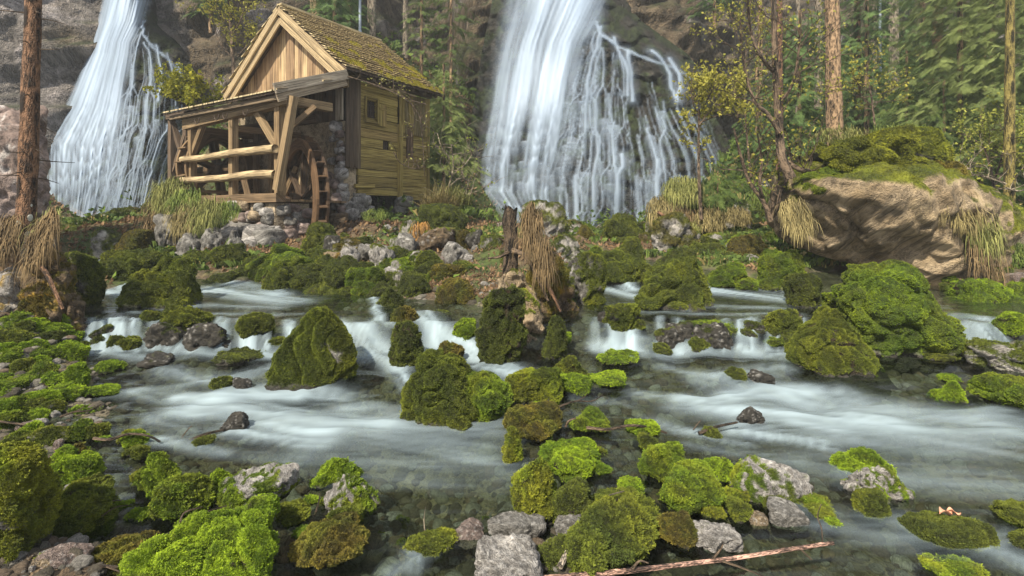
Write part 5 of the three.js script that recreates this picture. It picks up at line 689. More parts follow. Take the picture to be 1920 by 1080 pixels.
// ---------------------------------------------------------------- trees
const barkRed = bark(0.21, 0.115, 0.065), barkTan = bark(0.36, 0.24, 0.14), barkGrey = bark(0.30, 0.25, 0.19), barkDark = bark(0.10, 0.07, 0.045), barkMossy = bark(0.26, 0.21, 0.06), twigM = bark(0.17, 0.12, 0.08), twigPale = bark(0.42, 0.35, 0.26);
const sprayGeo = (() => { const pos = [], idx = [], q = (x0, z0, x1, z1, w, y0, y1) => { const dx = x1 - x0, dz = z1 - z0, l = Math.hypot(dx, dz), nx = -dz / l * w, nz = dx / l * w, b = pos.length / 3; pos.push(x0 + nx, y0, z0 + nz, x0 - nx, y0, z0 - nz, x1, y1, z1); idx.push(b, b + 1, b + 2); }, y = (x) => 0.10 * x - 0.34 * x * x; q(0, 0, 1, 0, 0.012, 0, y(1)); const r = rng(3);
  for (let k = 0; k < 9; k++) { const x = 0.12 + k * 0.096, L = 0.36 * (1 - x * 0.72) * (0.75 + 0.5 * r()); for (const s of [-1, 1]) { const ex = x + L * 0.75, ez = s * L * 0.8; q(x, 0, ex, ez, 0.011, y(x), y(x) - 0.12 * L - 0.05 * r()); for (let t = 0.18; t < 1; t += 0.21) { const bx = lerp(x, ex, t), bz = ez * t; q(bx, bz, bx + 0.10, bz + s * 0.02, 0.008, y(x), y(x) - 0.03 - 0.05 * r()); q(bx, bz, bx + 0.03, bz + s * 0.10, 0.008, y(x), y(x) - 0.04 - 0.05 * r()); } } }
  const g = new THREE.BufferGeometry(); g.setAttribute('position', new THREE.Float32BufferAttribute(pos, 3)); g.setIndex(idx); g.computeVertexNormals(); return g; })();
const matNeedle = new THREE.MeshPhysicalMaterial({ color: 0xffffff, roughness: 0.9, transmission: 0.3, thickness: 0, side: THREE.DoubleSide, specularIntensity: 0.3 });
const M4 = (p, e, s) => new THREE.Matrix4().compose(p, new THREE.Quaternion().setFromEuler(e), s);
function spruce(label, o) {                                       // o: px top/base, d, r px, crown [from, to] as py, len
  const r = rng(o.seed ?? o.px * 7 + o.base), d = o.d, base = at(o.px, o.base, d), topY = Y(o.top ?? -60, d) - base.y, t = thing('spruce_tree', label, 'tree', base, o.g), dx = ((o.px1 ?? o.px) - o.px) * d / FOCAL, rad = o.r * d / FOCAL;
  const pts = [V(0, -0.5, 0), V(dx * 0.02, 0.1, 0), V(dx * 0.5 + 0.03 * (r() - 0.5), topY * 0.5, 0), V(dx, topY, 0)];
  part('trunk', sweep(pts, rad * 1.15, rad * (o.taper ?? 0.72), 12, 40, 0.14, o.px), o.m ?? barkTan, t);
  if (o.stubs) for (let k = 0; k < o.stubs; k++) { const f = r(), y = topY * (0.03 + 0.93 * f), a = r() * 6.283, L = (0.12 + 0.5 * r()) * (o.stubL ?? 1), p = V(dx * y / topY, y, 0); part('dead_branch', sweep([p, p.clone().add(V(Math.cos(a) * L * 0.5, -0.03 * L, Math.sin(a) * L * 0.5)), p.clone().add(V(Math.cos(a) * L, -0.12 * L + 0.1 * (r() - 0.5), Math.sin(a) * L))], 0.010, 0.003, 5, 6), twigM, t); }
  if (o.crown) { const items = [], y0 = Y(o.crown[1], d) - base.y, y1 = Y(o.crown[0], d) - base.y; let a = 6 * r(); const nb = o.n ?? 150; for (let k = 0; k < nb; k++) {
      const f = (k + r()) / nb, y = lerp(y0, y1, f), L = 0.8 * o.len * (0.5 + 0.7 * r()) * (o.cone ? 1.05 - f * 0.85 : 1), sag = 0.15 + 0.35 * r(), tone = r(); a += 2.4 + 0.6 * (r() - 0.5);
      for (let j = 0; j < 11; j++) { const u = 0.12 + 0.88 * (j + r()) / 11, sw = (r() - 0.5) * 2.2, s = Math.min(0.36, L * (0.20 + 0.2 * r())); items.push([M4(V(dx * y / topY + Math.cos(a) * L * u, y - sag * L * u * u * 0.8 + 0.06 * (r() - 0.5), -Math.sin(a) * L * u), new THREE.Euler((r() - 0.5) * 1.6, a + sw, -0.15 - 0.6 * r(), 'YXZ'), V(s, s, s)), mixc(o.c0 ?? [0.02, 0.045, 0.014], o.c1 ?? [0.085, 0.14, 0.035], clamp(tone * 0.6 + 0.5 * r(), 0, 1))]); }
    } instanced('crown', sprayGeo, matNeedle, items, t); }
  return t;
}
const leftSpruce = spruce('reddish spruce trunk with dead twigs at the far left on the mossed ridge', { px: 46, px1: 64, base: 486, d: 6.3, r: 15, taper: 0.8, m: barkRed, stubs: 26, stubL: 0.7 });
{ const r = rng(6); for (let k = 0; k < 9; k++) { const y = -0.1 + 0.75 * r(), a = 0.9 + 1.5 * (r() - 0.5), g = sphere(4).clone(), rr = 0.098, s = 0.03 + 0.04 * r(); g.applyMatrix4(new THREE.Matrix4().compose(V(Math.cos(a) * rr + 0.01, y, Math.sin(a) * rr), new THREE.Quaternion().setFromUnitVectors(V(0, 0, 1), V(Math.cos(a), 0, Math.sin(a))), V(s * 0.7, s * (0.8 + 0.9 * r()), 0.012))); g.computeVertexNormals(); colorBy(g, () => [0.42, 0.42, 0.37]); leanUV(g); part('lichen_patch', g, matStone, leftSpruce); } }
spruce('tan spruce trunk rising straight behind the giant boulder', { px: 1567, px1: 1559, base: 330, d: 14, r: 14, m: barkTan, stubs: 24, taper: 0.8 });
spruce('slender yellow barked tree at the right edge of the picture', { px: 1892, px1: 1894, base: 436, d: 10.5, r: 8.5, m: barkMossy, taper: 0.75, stubs: 16, stubL: 1.5 });
spruce('pale grey trunk high on the slope right of the tan spruce', { px: 1676, base: 150, d: 21, r: 8, m: barkGrey, taper: 0.9 });
spruce('tan trunk behind the ridge of the mill roof, left one', { px: 591, base: 60, d: 22, r: 9, m: barkTan, taper: 0.9 });
spruce('grey trunk above the mill roof, right one', { px: 697, base: 92, d: 21, r: 8, m: barkGrey, taper: 0.9 });
spruce('thin brown trunk between the two trunks above the mill roof', { px: 655, base: 70, d: 24, r: 5, m: barkRed, taper: 0.9, crown: [-30, 60], len: 1.2, n: 60 });
spruce('brown trunk high at the right between the pale grey one and the edge', { px: 1758, base: 90, d: 23, r: 8, m: barkRed, taper: 0.9 });
spruce('thin grey brown trunk left of the tan spruce', { px: 1535, base: 180, d: 20, r: 6.5, m: barkGrey, taper: 0.9 });
spruce('thin trunk close to the right of the tan spruce', { px: 1608, base: 200, d: 19, r: 5.5, m: barkRed, taper: 0.9 });
spruce('thin trunk above the big twisted tree on the right slope', { px: 1462, base: 300, d: 16, r: 6, m: barkRed, taper: 0.8, stubs: 14 });
for (const [px, base, d, r, l] of [[1425, 300, 22, 4.5, 'thin pale trunk left of the twisted tree'], [1496, 250, 23, 4, 'thin pale trunk between twisted tree and tan spruce'], [1640, 180, 24, 4, 'slim trunk left of the pale grey trunk on the slope'], [1710, 130, 25, 5, 'slim grey trunk right of the pale grey trunk on the slope'], [1800, 160, 24, 5, 'slim grey trunk among the light green boughs at right'], [1845, 200, 20, 4, 'slim brown trunk left of the slender yellow barked tree'], [760, 120, 25, 5, 'slim trunk behind the right end of the mill roof'], [880, 190, 25, 5, 'slim trunk on the slope left of the right waterfall']]) spruce(l, { px, base, d, r, m: px % 2 ? barkTan : barkGrey, taper: 0.85 });
const dark = { c0: [0.04, 0.085, 0.028], c1: [0.18, 0.28, 0.085] }, fresh = { c0: [0.09, 0.13, 0.04], c1: [0.31, 0.37, 0.12] }, mid = { c0: [0.04, 0.08, 0.02], c1: [0.17, 0.235, 0.06] };
for (const [l, o] of [['dark green spruce between twisted tree and tan trunk', { px: 1500, base: 300, top: 20, d: 17, r: 4, crown: [30, 300], len: 1.5, n: 170, ...dark }], ['dark spruce crown right of the tan trunk', { px: 1625, base: 250, top: -60, d: 18.5, r: 4, crown: [-60, 230], len: 1.5, n: 170, ...dark }], ['low dark spruce behind the crest of the giant boulder', { px: 1700, base: 280, top: 90, d: 16.5, r: 3, crown: [100, 280], len: 1.4, n: 140, ...mid, cone: 1 }], ['large feathery light green conifer at the upper right', { px: 1800, base: 300, top: -120, d: 15.5, r: 5, crown: [-120, 230], len: 2.2, n: 210, ...fresh }], ['light green conifer bough tree leaning in from the right edge', { px: 1935, base: 380, top: -100, d: 13.5, r: 6, crown: [-100, 250], len: 2.0, n: 170, ...fresh }],
  ['young spruce behind the low wall at right', { px: 1840, base: 400, top: 190, d: 14, r: 3, crown: [195, 390], len: 1.3, n: 130, ...mid, cone: 1 }], ['dark spruce at the cliff foot left of the twisted tree', { px: 1420, base: 330, top: 90, d: 20, r: 4, crown: [100, 330], len: 1.5, n: 130, ...dark, cone: 1 }], ['young spruce behind the right corner of the mill', { px: 832, base: 330, top: 120, d: 16, r: 3, crown: [130, 320], len: 1.5, n: 170, ...fresh, cone: 1 }], ['feathery conifer between the mill and the right waterfall', { px: 846, base: 320, top: -80, d: 21, r: 3, crown: [-80, 300], len: 1.2, n: 110, ...mid }], ['blurred green spruce above the right end of the mill roof', { px: 790, base: 190, top: -100, d: 22, r: 3, crown: [-90, 150], len: 1.1, n: 70, ...mid }],
  ['spruce top between the two trunks above the mill roof', { px: 628, base: 80, top: -60, d: 20, r: 4, crown: [-60, 75], len: 1.5, n: 90, ...dark }], ['small spruce in front of the right waterfall beside the sapling', { px: 1346, base: 412, top: 320, d: 12.5, r: 1.6, crown: [325, 385], len: 0.75, n: 46, ...mid }], ['spruce bough dark at the top of the cliff between waterfall and mill', { px: 395, base: 40, top: -90, d: 22, r: 3, crown: [-80, 25], len: 1.1, n: 80, ...dark }], ['spruce bough dark at the top of the cliff right of the right waterfall', { px: 1340, base: 30, top: -80, d: 22, r: 3, crown: [-80, 18], len: 1.1, n: 80, ...dark }],
  ['spruce standing in the gap right of the thin trunk pair', { px: 1730, base: 200, top: -100, d: 24, r: 5, crown: [-100, 180], len: 2.4, n: 160, ...dark }], ['bushy conifer under the light green one at right', { px: 1770, base: 330, top: 150, d: 15, r: 3, crown: [160, 320], len: 1.5, n: 150, ...mid, cone: 1 }], ['grey green conifer high at the right beyond the brown trunk', { px: 1860, base: 260, top: -120, d: 20, r: 5, crown: [-120, 230], len: 2.3, n: 180, ...mid }]]) spruce(l, o);
// leafy trees: limbs given by points in the picture, twigs and leaves grown on them
const leafGeo = (() => { const g = new THREE.BufferGeometry(); g.setAttribute('position', new THREE.Float32BufferAttribute([0, 0, 0, -0.32, 0.42, 0.06, 0.32, 0.42, 0.06, 0, 1, -0.08, -0.2, 0.1, 0.3, 0.3, 0.5, 0.55, 0.05, 0.75, 0.7], 3)); g.setIndex([0, 1, 3, 0, 3, 2, 0, 4, 6, 0, 6, 5]); g.computeVertexNormals(); return g; })();
function leafyTree(name, label, cat, limbs, o = {}) {              // limbs: [points, d, r0 px, r1 px]
  const [p0, d0] = limbs[0], r = rng(o.seed ?? 5 + p0[0][0]), origin = at(p0[0][0], p0[0][1], d0), t = thing(name, label, cat, origin), leaves = [];
  const twig = (p, dir, L, rad, depth, geos) => { const pts = [p.clone()], q = p.clone(), v = dir.clone(); for (let k = 0; k < 4; k++) { v.add(V((r() - 0.5) * 0.7, (r() - 0.4) * 0.5, (r() - 0.5) * 0.7)).normalize(); q.addScaledVector(v, L / 4); pts.push(q.clone()); if (depth > 0 && r() < 0.8) twig(q, v.clone().add(V((r() - 0.5) * 1.8, (r() - 0.35) * 1.2, (r() - 0.5) * 1.8)).normalize(), L * 0.55, rad * 0.6, depth - 1, geos); if (k > 0) for (let j = 0; j < (o.perTwig ?? 3); j++) leaves.push(q.clone().add(V((r() - 0.5) * 0.16, (r() - 0.5) * 0.16, (r() - 0.5) * 0.16))); } geos.push(sweep(pts, rad, rad * 0.4, 4, 5)); };
  const geos = [];
  limbs.forEach(([pts, d, r0, r1], i) => { const P = pts.map(([x, y], k) => at(x, y, d + (o.deep ?? 0.5) * noise(i * 3.3, k * 0.8, 2)).sub(origin)); part(i ? 'limb' : 'trunk', sweep(P, r0 * d / FOCAL, r1 * d / FOCAL, 8, pts.length * 6, 0.12, i), o.m ?? twigM, t); const c = new THREE.CatmullRomCurve3(P); for (let k = 0; k < (o.twigs ?? 8); k++) { const f = lerp(o.from ?? 0.4, 1, r()), p = c.getPoint(f); twig(p, V((r() - 0.5) * 2, 0.3 + (r() - 0.3), (r() - 0.5) * 1.4).normalize(), (o.twigL ?? 0.7) * (0.6 + 0.6 * r()), 0.010, o.depth ?? 1, geos); } });
  if (geos.length) part('twigs', mergeGeometries(geos), o.tm ?? twigM, t).userData.kind = 'stuff';
  const keep = leaves.filter(() => r() < (o.keep ?? 1)), s0 = o.leaf ?? 0.06;
  if (keep.length) instanced('leaves', leafGeo, matLeaf, keep.map((p) => [M4(p, new THREE.Euler(r() * 6, r() * 6, r() * 6), V(1, 1, 1).multiplyScalar(s0 * (0.6 + 0.8 * r()))), mixc(o.c0 ?? [0.22, 0.22, 0.03], o.c1 ?? [0.50, 0.46, 0.09], r())]), t);
  return t;
}
leafyTree('twisted_tree', 'twisted tree with yellow spring leaves growing on the left end of the giant boulder', 'tree', [[[[1484, 335], [1468, 300], [1460, 230], [1455, 150], [1452, 70], [1448, -40]], 8.6, 9, 3.5], [[[1462, 250], [1440, 215], [1415, 190], [1395, 120], [1388, 40]], 8.6, 4.5, 1.5], [[[1456, 140], [1430, 110], [1408, 60], [1402, -10]], 8.6, 4, 1.5], [[[1458, 200], [1485, 160], [1498, 90], [1500, 20]], 8.7, 3.5, 1.2], [[[1468, 300], [1500, 318], [1518, 322]], 8.6, 5, 5]], { twigs: 9, twigL: 0.75, leaf: 0.05, from: 0.35, keep: 0.38, perTwig: 3, c0: [0.20, 0.21, 0.03], c1: [0.48, 0.46, 0.10] });
leafyTree('shrub', 'bare many stemmed shrub at the water left of the giant boulder', 'shrub', [[[[1446, 415], [1432, 380], [1405, 340], [1388, 290], [1376, 240]], 9, 5, 2], [[[1446, 412], [1450, 370], [1462, 330], [1470, 280]], 9, 4, 1.5], [[[1440, 400], [1425, 350], [1428, 300], [1420, 250]], 9, 3.5, 1.5], [[[1448, 405], [1458, 385], [1466, 352]], 8.9, 6, 3.5], [[[1450, 400], [1470, 350], [1482, 300], [1478, 262]], 9, 3, 1.5]], { twigs: 5, twigL: 0.6, keep: 0.25, leaf: 0.05 });
leafyTree('sapling', 'thin straight sapling with fresh yellow leaves before the right waterfall', 'tree', [[[[1315, 412], [1311, 340], [1310, 270], [1311, 205]], 12, 3.6, 1.8], [[[1311, 235], [1335, 205], [1365, 190], [1395, 180]], 12, 1.6, 0.8], [[[1310, 215], [1300, 195], [1296, 165]], 12, 1.5, 0.8], [[[1311, 215], [1330, 180], [1340, 160]], 12, 1.5, 0.8], [[[1311, 230], [1355, 215], [1388, 225]], 12, 1.4, 0.7]], { from: 0.55, twigs: 7, twigL: 0.55, leaf: 0.075, perTwig: 4, keep: 0.9 });
leafyTree('birch_shrub', 'yellow leaved shrub on the cliff above the porch left of the gable', 'shrub', [[[[440, 160], [436, 100], [432, 40], [428, -30]], 18, 4, 2], [[[437, 110], [415, 85], [404, 60]], 18, 1.6, 0.8], [[[434, 70], [450, 40], [460, 10]], 18, 1.6, 0.8], [[[433, 50], [415, 30], [405, 5]], 18, 1.5, 0.8], [[[436, 120], [455, 95], [470, 80]], 18, 1.5, 0.8]], { from: 0.3, twigs: 8, twigL: 0.9, leaf: 0.08, perTwig: 4, keep: 0.55 });
leafyTree('birch_shrub', 'yellow green shrub hanging over the left end of the porch roof', 'shrub', [[[[356, 235], [352, 205], [345, 175], [348, 155]], 15, 2.4, 1.2], [[[353, 210], [370, 190], [380, 175]], 15, 1.4, 0.7], [[[351, 200], [335, 190], [325, 178]], 15, 1.4, 0.7]], { from: 0.2, twigs: 9, twigL: 0.6, leaf: 0.09, perTwig: 5, c0: [0.12, 0.15, 0.015], c1: [0.42, 0.40, 0.04] });
leafyTree('birch_shrub', 'fresh light green shrub beside the slender tree at the right edge', 'shrub', [[[[1868, 400], [1862, 340], [1850, 290], [1838, 262]], 11.5, 3, 1.4], [[[1864, 350], [1890, 310], [1905, 265]], 11.5, 2, 1], [[[1863, 340], [1880, 290], [1885, 240]], 11.5, 2, 1]], { from: 0.2, twigs: 9, twigL: 0.7, leaf: 0.06, perTwig: 4, c0: [0.18, 0.22, 0.03], c1: [0.45, 0.46, 0.10] });
leafyTree('birch_shrub', 'yellow leaved shrub on the slope above the giant boulder', 'shrub', [[[[1640, 235], [1635, 190], [1628, 150], [1622, 120]], 12.5, 2, 1], [[[1637, 200], [1615, 180], [1604, 165]], 12.5, 1.2, 0.7]], { from: 0.2, twigs: 8, twigL: 0.7, leaf: 0.06, keep: 0.7 });
leafyTree('birch_shrub', 'yellow leaved shrub against the cliff right of the right waterfall', 'shrub', [[[[1408, 330], [1400, 250], [1396, 160], [1400, 80]], 17, 2.2, 1], [[[1398, 200], [1375, 170], [1362, 140]], 17, 1.3, 0.7], [[[1397, 130], [1415, 95], [1425, 60]], 17, 1.3, 0.7], [[[1399, 100], [1380, 60], [1370, 25]], 17, 1.3, 0.7]], { from: 0.25, twigs: 9, twigL: 0.9, leaf: 0.075, perTwig: 4, keep: 0.5 });
leafyTree('bare_shrub', 'grey tangle of bare branches between the mill and the right waterfall', 'shrub', [[[[838, 385], [842, 350], [850, 310], [846, 270]], 14, 2, 0.9], [[[842, 350], [862, 335], [880, 340]], 14, 1.6, 0.8], [[[846, 330], [870, 310], [885, 290]], 14, 1.5, 0.7], [[[838, 370], [860, 362], [884, 366]], 14, 1.6, 0.8], [[[845, 300], [828, 275], [820, 250]], 14, 1.4, 0.7]], { from: 0.2, twigs: 6, twigL: 0.7, keep: 0.12, leaf: 0.06, m: twigPale, tm: twigPale, c0: [0.18, 0.24, 0.03], c1: [0.4, 0.42, 0.08] });
leafyTree('bare_shrub', 'pale bare branches spreading left of the slender tree at the right edge', 'shrub', [[[[1886, 345], [1860, 335], [1830, 328], [1800, 335]], 10.3, 2.2, 0.9], [[[1886, 352], [1905, 358], [1940, 350]], 10.3, 1.8, 0.8], [[[1850, 332], [1820, 318], [1800, 320]], 10.3, 1.2, 0.7]], { from: 0.2, twigs: 6, twigL: 0.5, keep: 0.06, m: twigPale, tm: twigPale });
leafyTree('climbing_vine', 'bare climbing vine straggling under the eave and down the plank wall of the mill', 'vine', [[[[640, 140], [668, 148], [700, 158], [735, 172], [770, 188], [800, 196]], 12.35, 1.2, 0.9], [[[735, 172], [760, 186], [785, 215], [792, 260], [796, 330]], 12.9, 1.1, 0.6], [[[770, 188], [778, 220], [772, 260], [776, 310]], 13, 0.9, 0.5], [[[690, 155], [720, 168], [750, 170], [780, 182]], 12.4, 0.9, 0.6], [[[738, 285], [750, 305], [775, 316], [800, 312]], 13, 0.9, 0.5]], { deep: 0.1, from: 0.05, twigs: 8, twigL: 0.4, depth: 0, keep: 0.3, leaf: 0.05, c0: [0.3, 0.3, 0.08], c1: [0.5, 0.48, 0.16] });
// ---------------------------------------------------------------- broken stump, pole, low wall
{ const t = thing('broken_stump', 'dark broken tree stump standing on the centre ridge', 'stump', at(957, 470, 6.9)), g = sweep([V(0, -0.3, 0), V(0.01, 0.2, 0), V(-0.015, 0.38, 0), V(0.01, 0.54, 0)], 0.10, 0.085, 14, 20, 0.2, 4), P = g.attributes.position; for (let i = 0; i < P.count; i++) if (P.getY(i) > 0.48) P.setY(i, P.getY(i) + 0.09 * noise(P.getX(i) * 22, 3, P.getZ(i) * 22)); g.computeVertexNormals(); part('trunk', g, barkDark, t); for (const [x, y, a] of [[0.08, 0.3, 0.4], [-0.09, 0.12, 2.6]]) part('branch_stub', sweep([V(x * 0.8, y, 0.03), V(x * 1.6, y + 0.05, 0.08)], 0.018, 0.010, 6, 4), twigM, t); const root = (pts, r) => part('root', sweep(pts.map(([x, y, d]) => at(x, y, d).sub(t.position)), r, r * 0.4, 7, 16, 0.2, r * 99), twigM, t); root([[962, 470, 6.8], [985, 480, 6.5], [1008, 520, 6.25], [1028, 565, 6.1]], 0.035); root([[955, 472, 6.85], [935, 482, 6.7], [915, 484, 6.8]], 0.028); }
{ const root = (label, list) => { const t = thing('exposed_root', label, 'root', at(list[0][0], list[0][1], list[0][2])); part('root', sweep(list.map(([x, y, d]) => at(x, y, d).sub(t.position)), 0.038, 0.014, 7, 20, 0.25, list[0][0]), barkRed, t); }; root('thick bare root running down the rust ridge under the left spruce', [[60, 486, 6.0], [84, 508, 5.72], [104, 548, 5.55], [118, 580, 5.5]]); root('bare root running down the gold ridge right of the stump', [[1012, 500, 6.3], [1024, 530, 6.12], [1040, 560, 6.05], [1052, 585, 6.0]]); }
for (const [px, base, l] of [[675, 62, 'slim blue grey metal pole above the mill roof'], [1650, 105, 'slim blue grey metal pole on the slope right of the tan spruce']]) { const t = thing('metal_pole', l, 'pole', at(px, base, 20)), m = new THREE.MeshStandardMaterial({ color: lin(0.28, 0.33, 0.40), roughness: 0.5, metalness: 0.4 }); part('shaft', sweep([V(0, -0.6, 0), V(0, 1, 0), V(0, 2.4, 0)], 0.055, 0.05, 10), m, t); part('collar', new THREE.CylinderGeometry(0.075, 0.08, 0.16, 12), m, t); }
{ const t = thing('low_wall', 'low mossy concrete wall at the right edge behind the grass', 'wall', at(1868, 466, 10.2)), m = new THREE.MeshStandardMaterial({ color: lin(0.24, 0.20, 0.14), roughness: 1, map: stoneMap, bumpMap: stoneB, bumpScale: 0.03 }); const box = (w, h, d, x, y, z) => { const g = new THREE.BoxGeometry(w, h, d, 12, 3, 2), P = g.attributes.position, uv = g.attributes.uv; for (let i = 0; i < P.count; i++) { P.setXYZ(i, P.getX(i) + 0.015 * noise(P.getX(i) * 3, P.getY(i) * 3, 1), P.getY(i) + 0.02 * noise(P.getX(i) * 2, 5, P.getZ(i) * 3), P.getZ(i)); uv.setXY(i, P.getX(i), P.getY(i) + P.getZ(i)); } g.computeVertexNormals(); g.translate(x, y, z); return g; }; part('wall_body', box(3.4, 0.55, 0.3, 1.7, 0.1, 0), m, t); part('coping', box(3.44, 0.06, 0.36, 1.7, 0.405, 0), m, t); t.rotation.y = 0.12; }
// ---------------------------------------------------------------- sticks and the dead leaf
function onTop(root, dx, dz) { const P = root.children[0].geometry.attributes.position; let y = 0, q = 1e9; for (let i = 0; i < P.count; i++) { const e = Math.hypot(P.getX(i) - dx, P.getZ(i) - dz); if (P.getY(i) > 0 && e < q) { q = e; y = P.getY(i); } } return root.position.clone().add(V(dx, y + 0.015, dz)); }
function stick(label, pts, r0, r1, m, twigs = [], name = 'driftwood_stick') { const [x, y, d] = pts[0], t = thing(name, label, 'branch', at(x, y, d)), go = (p) => p.map(([a, b, c]) => at(a, b, c).sub(t.position)); part('stem', sweep(go(pts), r0, r1, 9, pts.length * 5, 0.22, x), m, t); twigs.forEach(([p, q0, q1]) => part('side_twig', sweep(go(p), q0, q1, 6, p.length * 4, 0.2, p[0][0]), twigM, t)); return t; }
const barkPink = bark(0.66, 0.40, 0.31), barkPale = bark(0.52, 0.44, 0.35);
{ const t = stick('long red and white barked branch lying across the bottom right', [[1010, 1084, 2.30], [1120, 1076, 2.32], [1250, 1062, 2.36], [1380, 1046, 2.42], [1480, 1030, 2.47], [1562, 1018, 2.5]], 0.0115, 0.009, barkPink, [[[[1335, 1050, 2.4], [1350, 1032, 2.4], [1356, 1020, 2.4]], 0.006, 0.003], [[[1500, 1028, 2.48], [1512, 1040, 2.47], [1522, 1050, 2.46]], 0.005, 0.003], [[[1355, 1052, 2.38], [1400, 1068, 2.34], [1440, 1084, 2.3]], 0.006, 0.003], [[[1186, 1066, 2.33], [1200, 1052, 2.32], [1216, 1056, 2.32]], 0.007, 0.003], [[[1542, 1020, 2.5], [1540, 990, 2.52], [1533, 968, 2.54], [1540, 945, 2.55]], 0.004, 0.002]], 'fallen_branch'); }
stick('broken pale branch resting on the large bottom mound', [[1050, 1062, 2.33], [1068, 1030, 2.42], [1090, 1006, 2.48], [1118, 992, 2.54], [1146, 972, 2.6]], 0.015, 0.009, barkPale, [[[[1098, 1004, 2.49], [1130, 1012, 2.46], [1162, 1040, 2.42]], 0.004, 0.002]], 'fallen_branch');
stick('thin forked twig leaning over the shaded slope in the centre', [[1108, 966, 2.66], [1116, 946, 2.72], [1140, 930, 2.74], [1170, 921, 2.76]], 0.005, 0.003, twigPale, [[[[1112, 960, 2.66], [1140, 942, 2.7], [1190, 932, 2.72]], 0.004, 0.002]]);
stick('twig running from the bright stone to the gravel on the right', [[1100, 802, 3.9], [1140, 805, 3.85], [1180, 798, 3.85], [1220, 802, 3.85], [1250, 812, 3.85]], 0.012, 0.008, twigM, [[[[1060, 800, 3.95], [1066, 790, 3.95], [1080, 784, 3.95]], 0.01, 0.005]]);
stick('dark snag pointing out of the rapids on the right', [[1310, 812, 3.8], [1345, 800, 3.85], [1382, 792, 3.9]], 0.012, 0.008, barkDark, [[[[1300, 806, 3.82], [1308, 795, 3.85], [1314, 788, 3.87]], 0.005, 0.003]]);
stick('dark snag pointing out of the rapids on the left', [[352, 828, 3.75], [385, 814, 3.82], [420, 806, 3.87]], 0.012, 0.008, barkDark, [[[[340, 822, 3.78], [350, 808, 3.8], [360, 798, 3.82]], 0.005, 0.003]]);
stick('twig lying between the round green stone and the bright one on the left', [[176, 822, 3.65], [205, 824, 3.62], [240, 814, 3.65], [280, 818, 3.65], [300, 828, 3.65]], 0.011, 0.007, twigM);
stick('bare forked driftwood twig on the left bank shallows', [[112, 782, 4.05], [140, 772, 4.12], [165, 770, 4.14], [190, 758, 4.2]], 0.009, 0.004, twigM, [[[[140, 772, 4.12], [155, 764, 4.15], [160, 758, 4.15]], 0.005, 0.003]]);
stick('straight dark stick lying on the left gravel', [[-20, 788, 3.85], [30, 794, 3.85], [66, 800, 3.83]], 0.010, 0.006, barkDark);
stick('bare twig in the shallows upstream of the bright centre stone', [[1044, 764, 4.35], [1080, 752, 4.45], [1110, 752, 4.45], [1132, 740, 4.5]], 0.009, 0.004, twigM, [[[[1080, 752, 4.45], [1096, 744, 4.5], [1102, 738, 4.5]], 0.005, 0.003]]);
stick('curved twig standing out of the water right of the grey topped block, left', [[575, 990, 2.8], [590, 965, 2.85], [598, 940, 2.9], [600, 925, 2.95]], 0.006, 0.003, twigM);
stick('thin upright twig in the pebbly shallows', [[797, 1004, 2.68], [795, 975, 2.72], [798, 950, 2.75]], 0.004, 0.002, twigPale);
stick('tangle of brown twigs across the bottom left corner', [[120, 1078, 2.28], [180, 1062, 2.32], [240, 1064, 2.3], [285, 1060, 2.3]], 0.007, 0.004, twigM, [[[[200, 1062, 2.31], [230, 1074, 2.28], [250, 1086, 2.26]], 0.004, 0.002], [[[240, 1078, 2.27], [270, 1064, 2.3], [300, 1050, 2.33]], 0.005, 0.003]]);
stick('two bowed twigs by the mossed mound on the left', [[174, 972, 2.72], [186, 952, 2.78], [206, 940, 2.8], [228, 938, 2.82]], 0.005, 0.003, twigPale, [[[[190, 968, 2.72], [215, 952, 2.76], [250, 946, 2.78]], 0.004, 0.002], [[[336, 985, 2.6], [345, 962, 2.66], [380, 950, 2.7]], 0.006, 0.003], [[[340, 988, 2.6], [375, 965, 2.64], [425, 948, 2.7]], 0.006, 0.003]]);
stick('short log end sticking out of the hay covered boulder', [[1234, 398, 12], [1244, 404, 11.9], [1252, 408, 11.85]], 0.04, 0.03, barkRed);
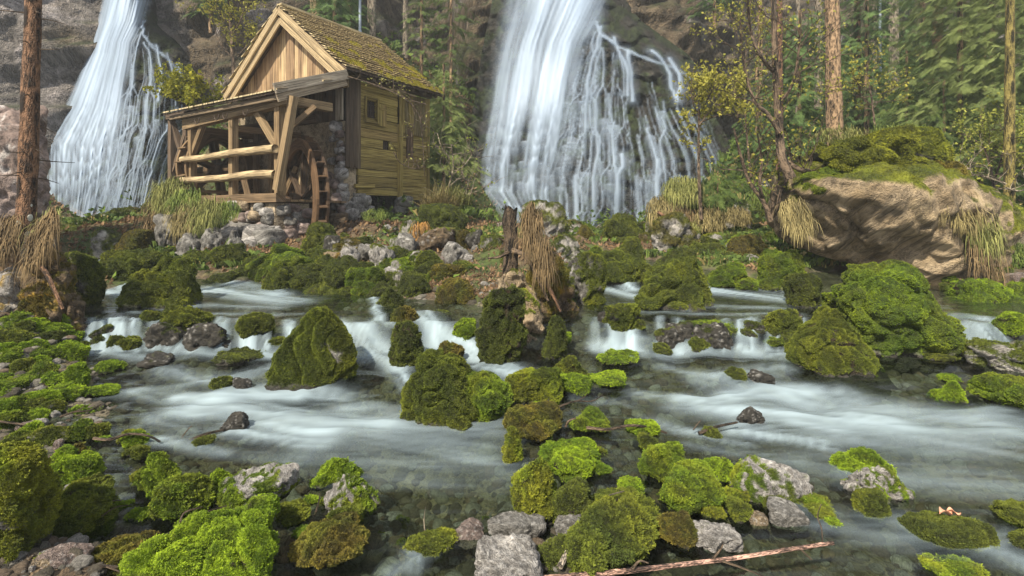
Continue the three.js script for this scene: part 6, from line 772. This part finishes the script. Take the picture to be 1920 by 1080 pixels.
{ const t = thing('dead_leaf', 'curled pink brown dead leaf lying on the flat round stone at the right', 'leaf', onTop(flatRock, 0.02, -0.02)), m = new THREE.MeshStandardMaterial({ color: lin(0.62, 0.33, 0.21), roughness: 0.8, side: THREE.DoubleSide }); const blade = (l, w, a, c) => { const g = gridGeo(10, 6, (u, v) => { const s = Math.sin(Math.PI * Math.min(1, u * 0.96 + 0.03)) * w * (v - 0.5); return [(u - 0.5) * l, c * (4 * (v - 0.5) ** 2) + 0.012 * Math.sin(u * 6), s]; }); g.rotateY(a); return g; }; part('leaf_blade', blade(0.075, 0.05, 0.2, 0.014), m, t); const b = part('leaf_lobe', blade(0.06, 0.035, -0.3, 0.010), m, t); b.position.set(0.045, 0.0, -0.005); part('leaf_stalk', sweep([V(-0.035, 0, 0), V(-0.055, 0.004, 0.01), V(-0.07, 0.002, 0.012)], 0.002, 0.001, 5, 4), twigM, t); }
// ---------------------------------------------------------------- ground cover on the slopes
{
  const r = rng(404), tufts = [], litter = [], ivy = [];
  for (let k = 0; k < 110000; k++) {
    const d = 7 + 26 * Math.pow(r(), 1.2), x = X(lerp(-120, 2040, r()), d), y = groundY(x, d); if (y < waterY(x, d) + 0.06) continue;
    const n = fbm(x * 0.5, d * 0.5, 77, 3), px = x / d * FOCAL + 960, bank = px > 1180 ? 0.16 : -0.06, q = r(), s = (0.03 + 0.012 * d) * (0.6 + 0.8 * r());
    if (n + bank + 0.25 * (q - 0.5) > 0.02) { if (q < 0.6) tufts.push([M4(V(x, y - 0.02, -d), new THREE.Euler(0.4 * (r() - 0.5), r() * 6, 0.4 * (r() - 0.5)), V(s, s * 1.2, s)), q < 0.12 ? mixc([0.22, 0.17, 0.06], [0.42, 0.34, 0.13], r()) : mixc([0.03, 0.06, 0.012], [0.14, 0.20, 0.035], r())]); else if (r() < 0.45) ivy.push([M4(V(x, y + 0.25 * s + (d > 13 ? 0.8 * r() * r() : 0), -d), new THREE.Euler(r() * 6, r() * 6, r() * 6), V(s, s, s).multiplyScalar(0.7)), mixc([0.035, 0.07, 0.012], [0.16, 0.24, 0.04], r())]); }
    else litter.push([M4(V(x, y + 0.01, -d), new THREE.Euler(-1.4 + 0.8 * (r() - 0.5), r() * 6, r()), V(s, s, s).multiplyScalar(0.55)), mixc([0.09, 0.05, 0.025], [0.34, 0.22, 0.12], r())]);
  }
  for (const [n, g, m, it, l, c] of [['slope_grass', tuftGeo, matTuft, tufts, 'short grass and moss covering the slopes', 'grass'], ['ivy', leafGeo, matLeaf, ivy, 'small leafy ground cover on the slopes', 'ground cover'], ['leaf_litter', leafGeo, matLeaf, litter, 'brown leaf litter on the bank', 'leaf litter']]) { const o = instanced(n, g, m, it, scene); o.userData.label = l; o.userData.category = c; }
}
scene.traverse((o) => { if (o.isMesh) { o.castShadow = true; o.receiveShadow = true; } });
renderer.render(scene, camera);
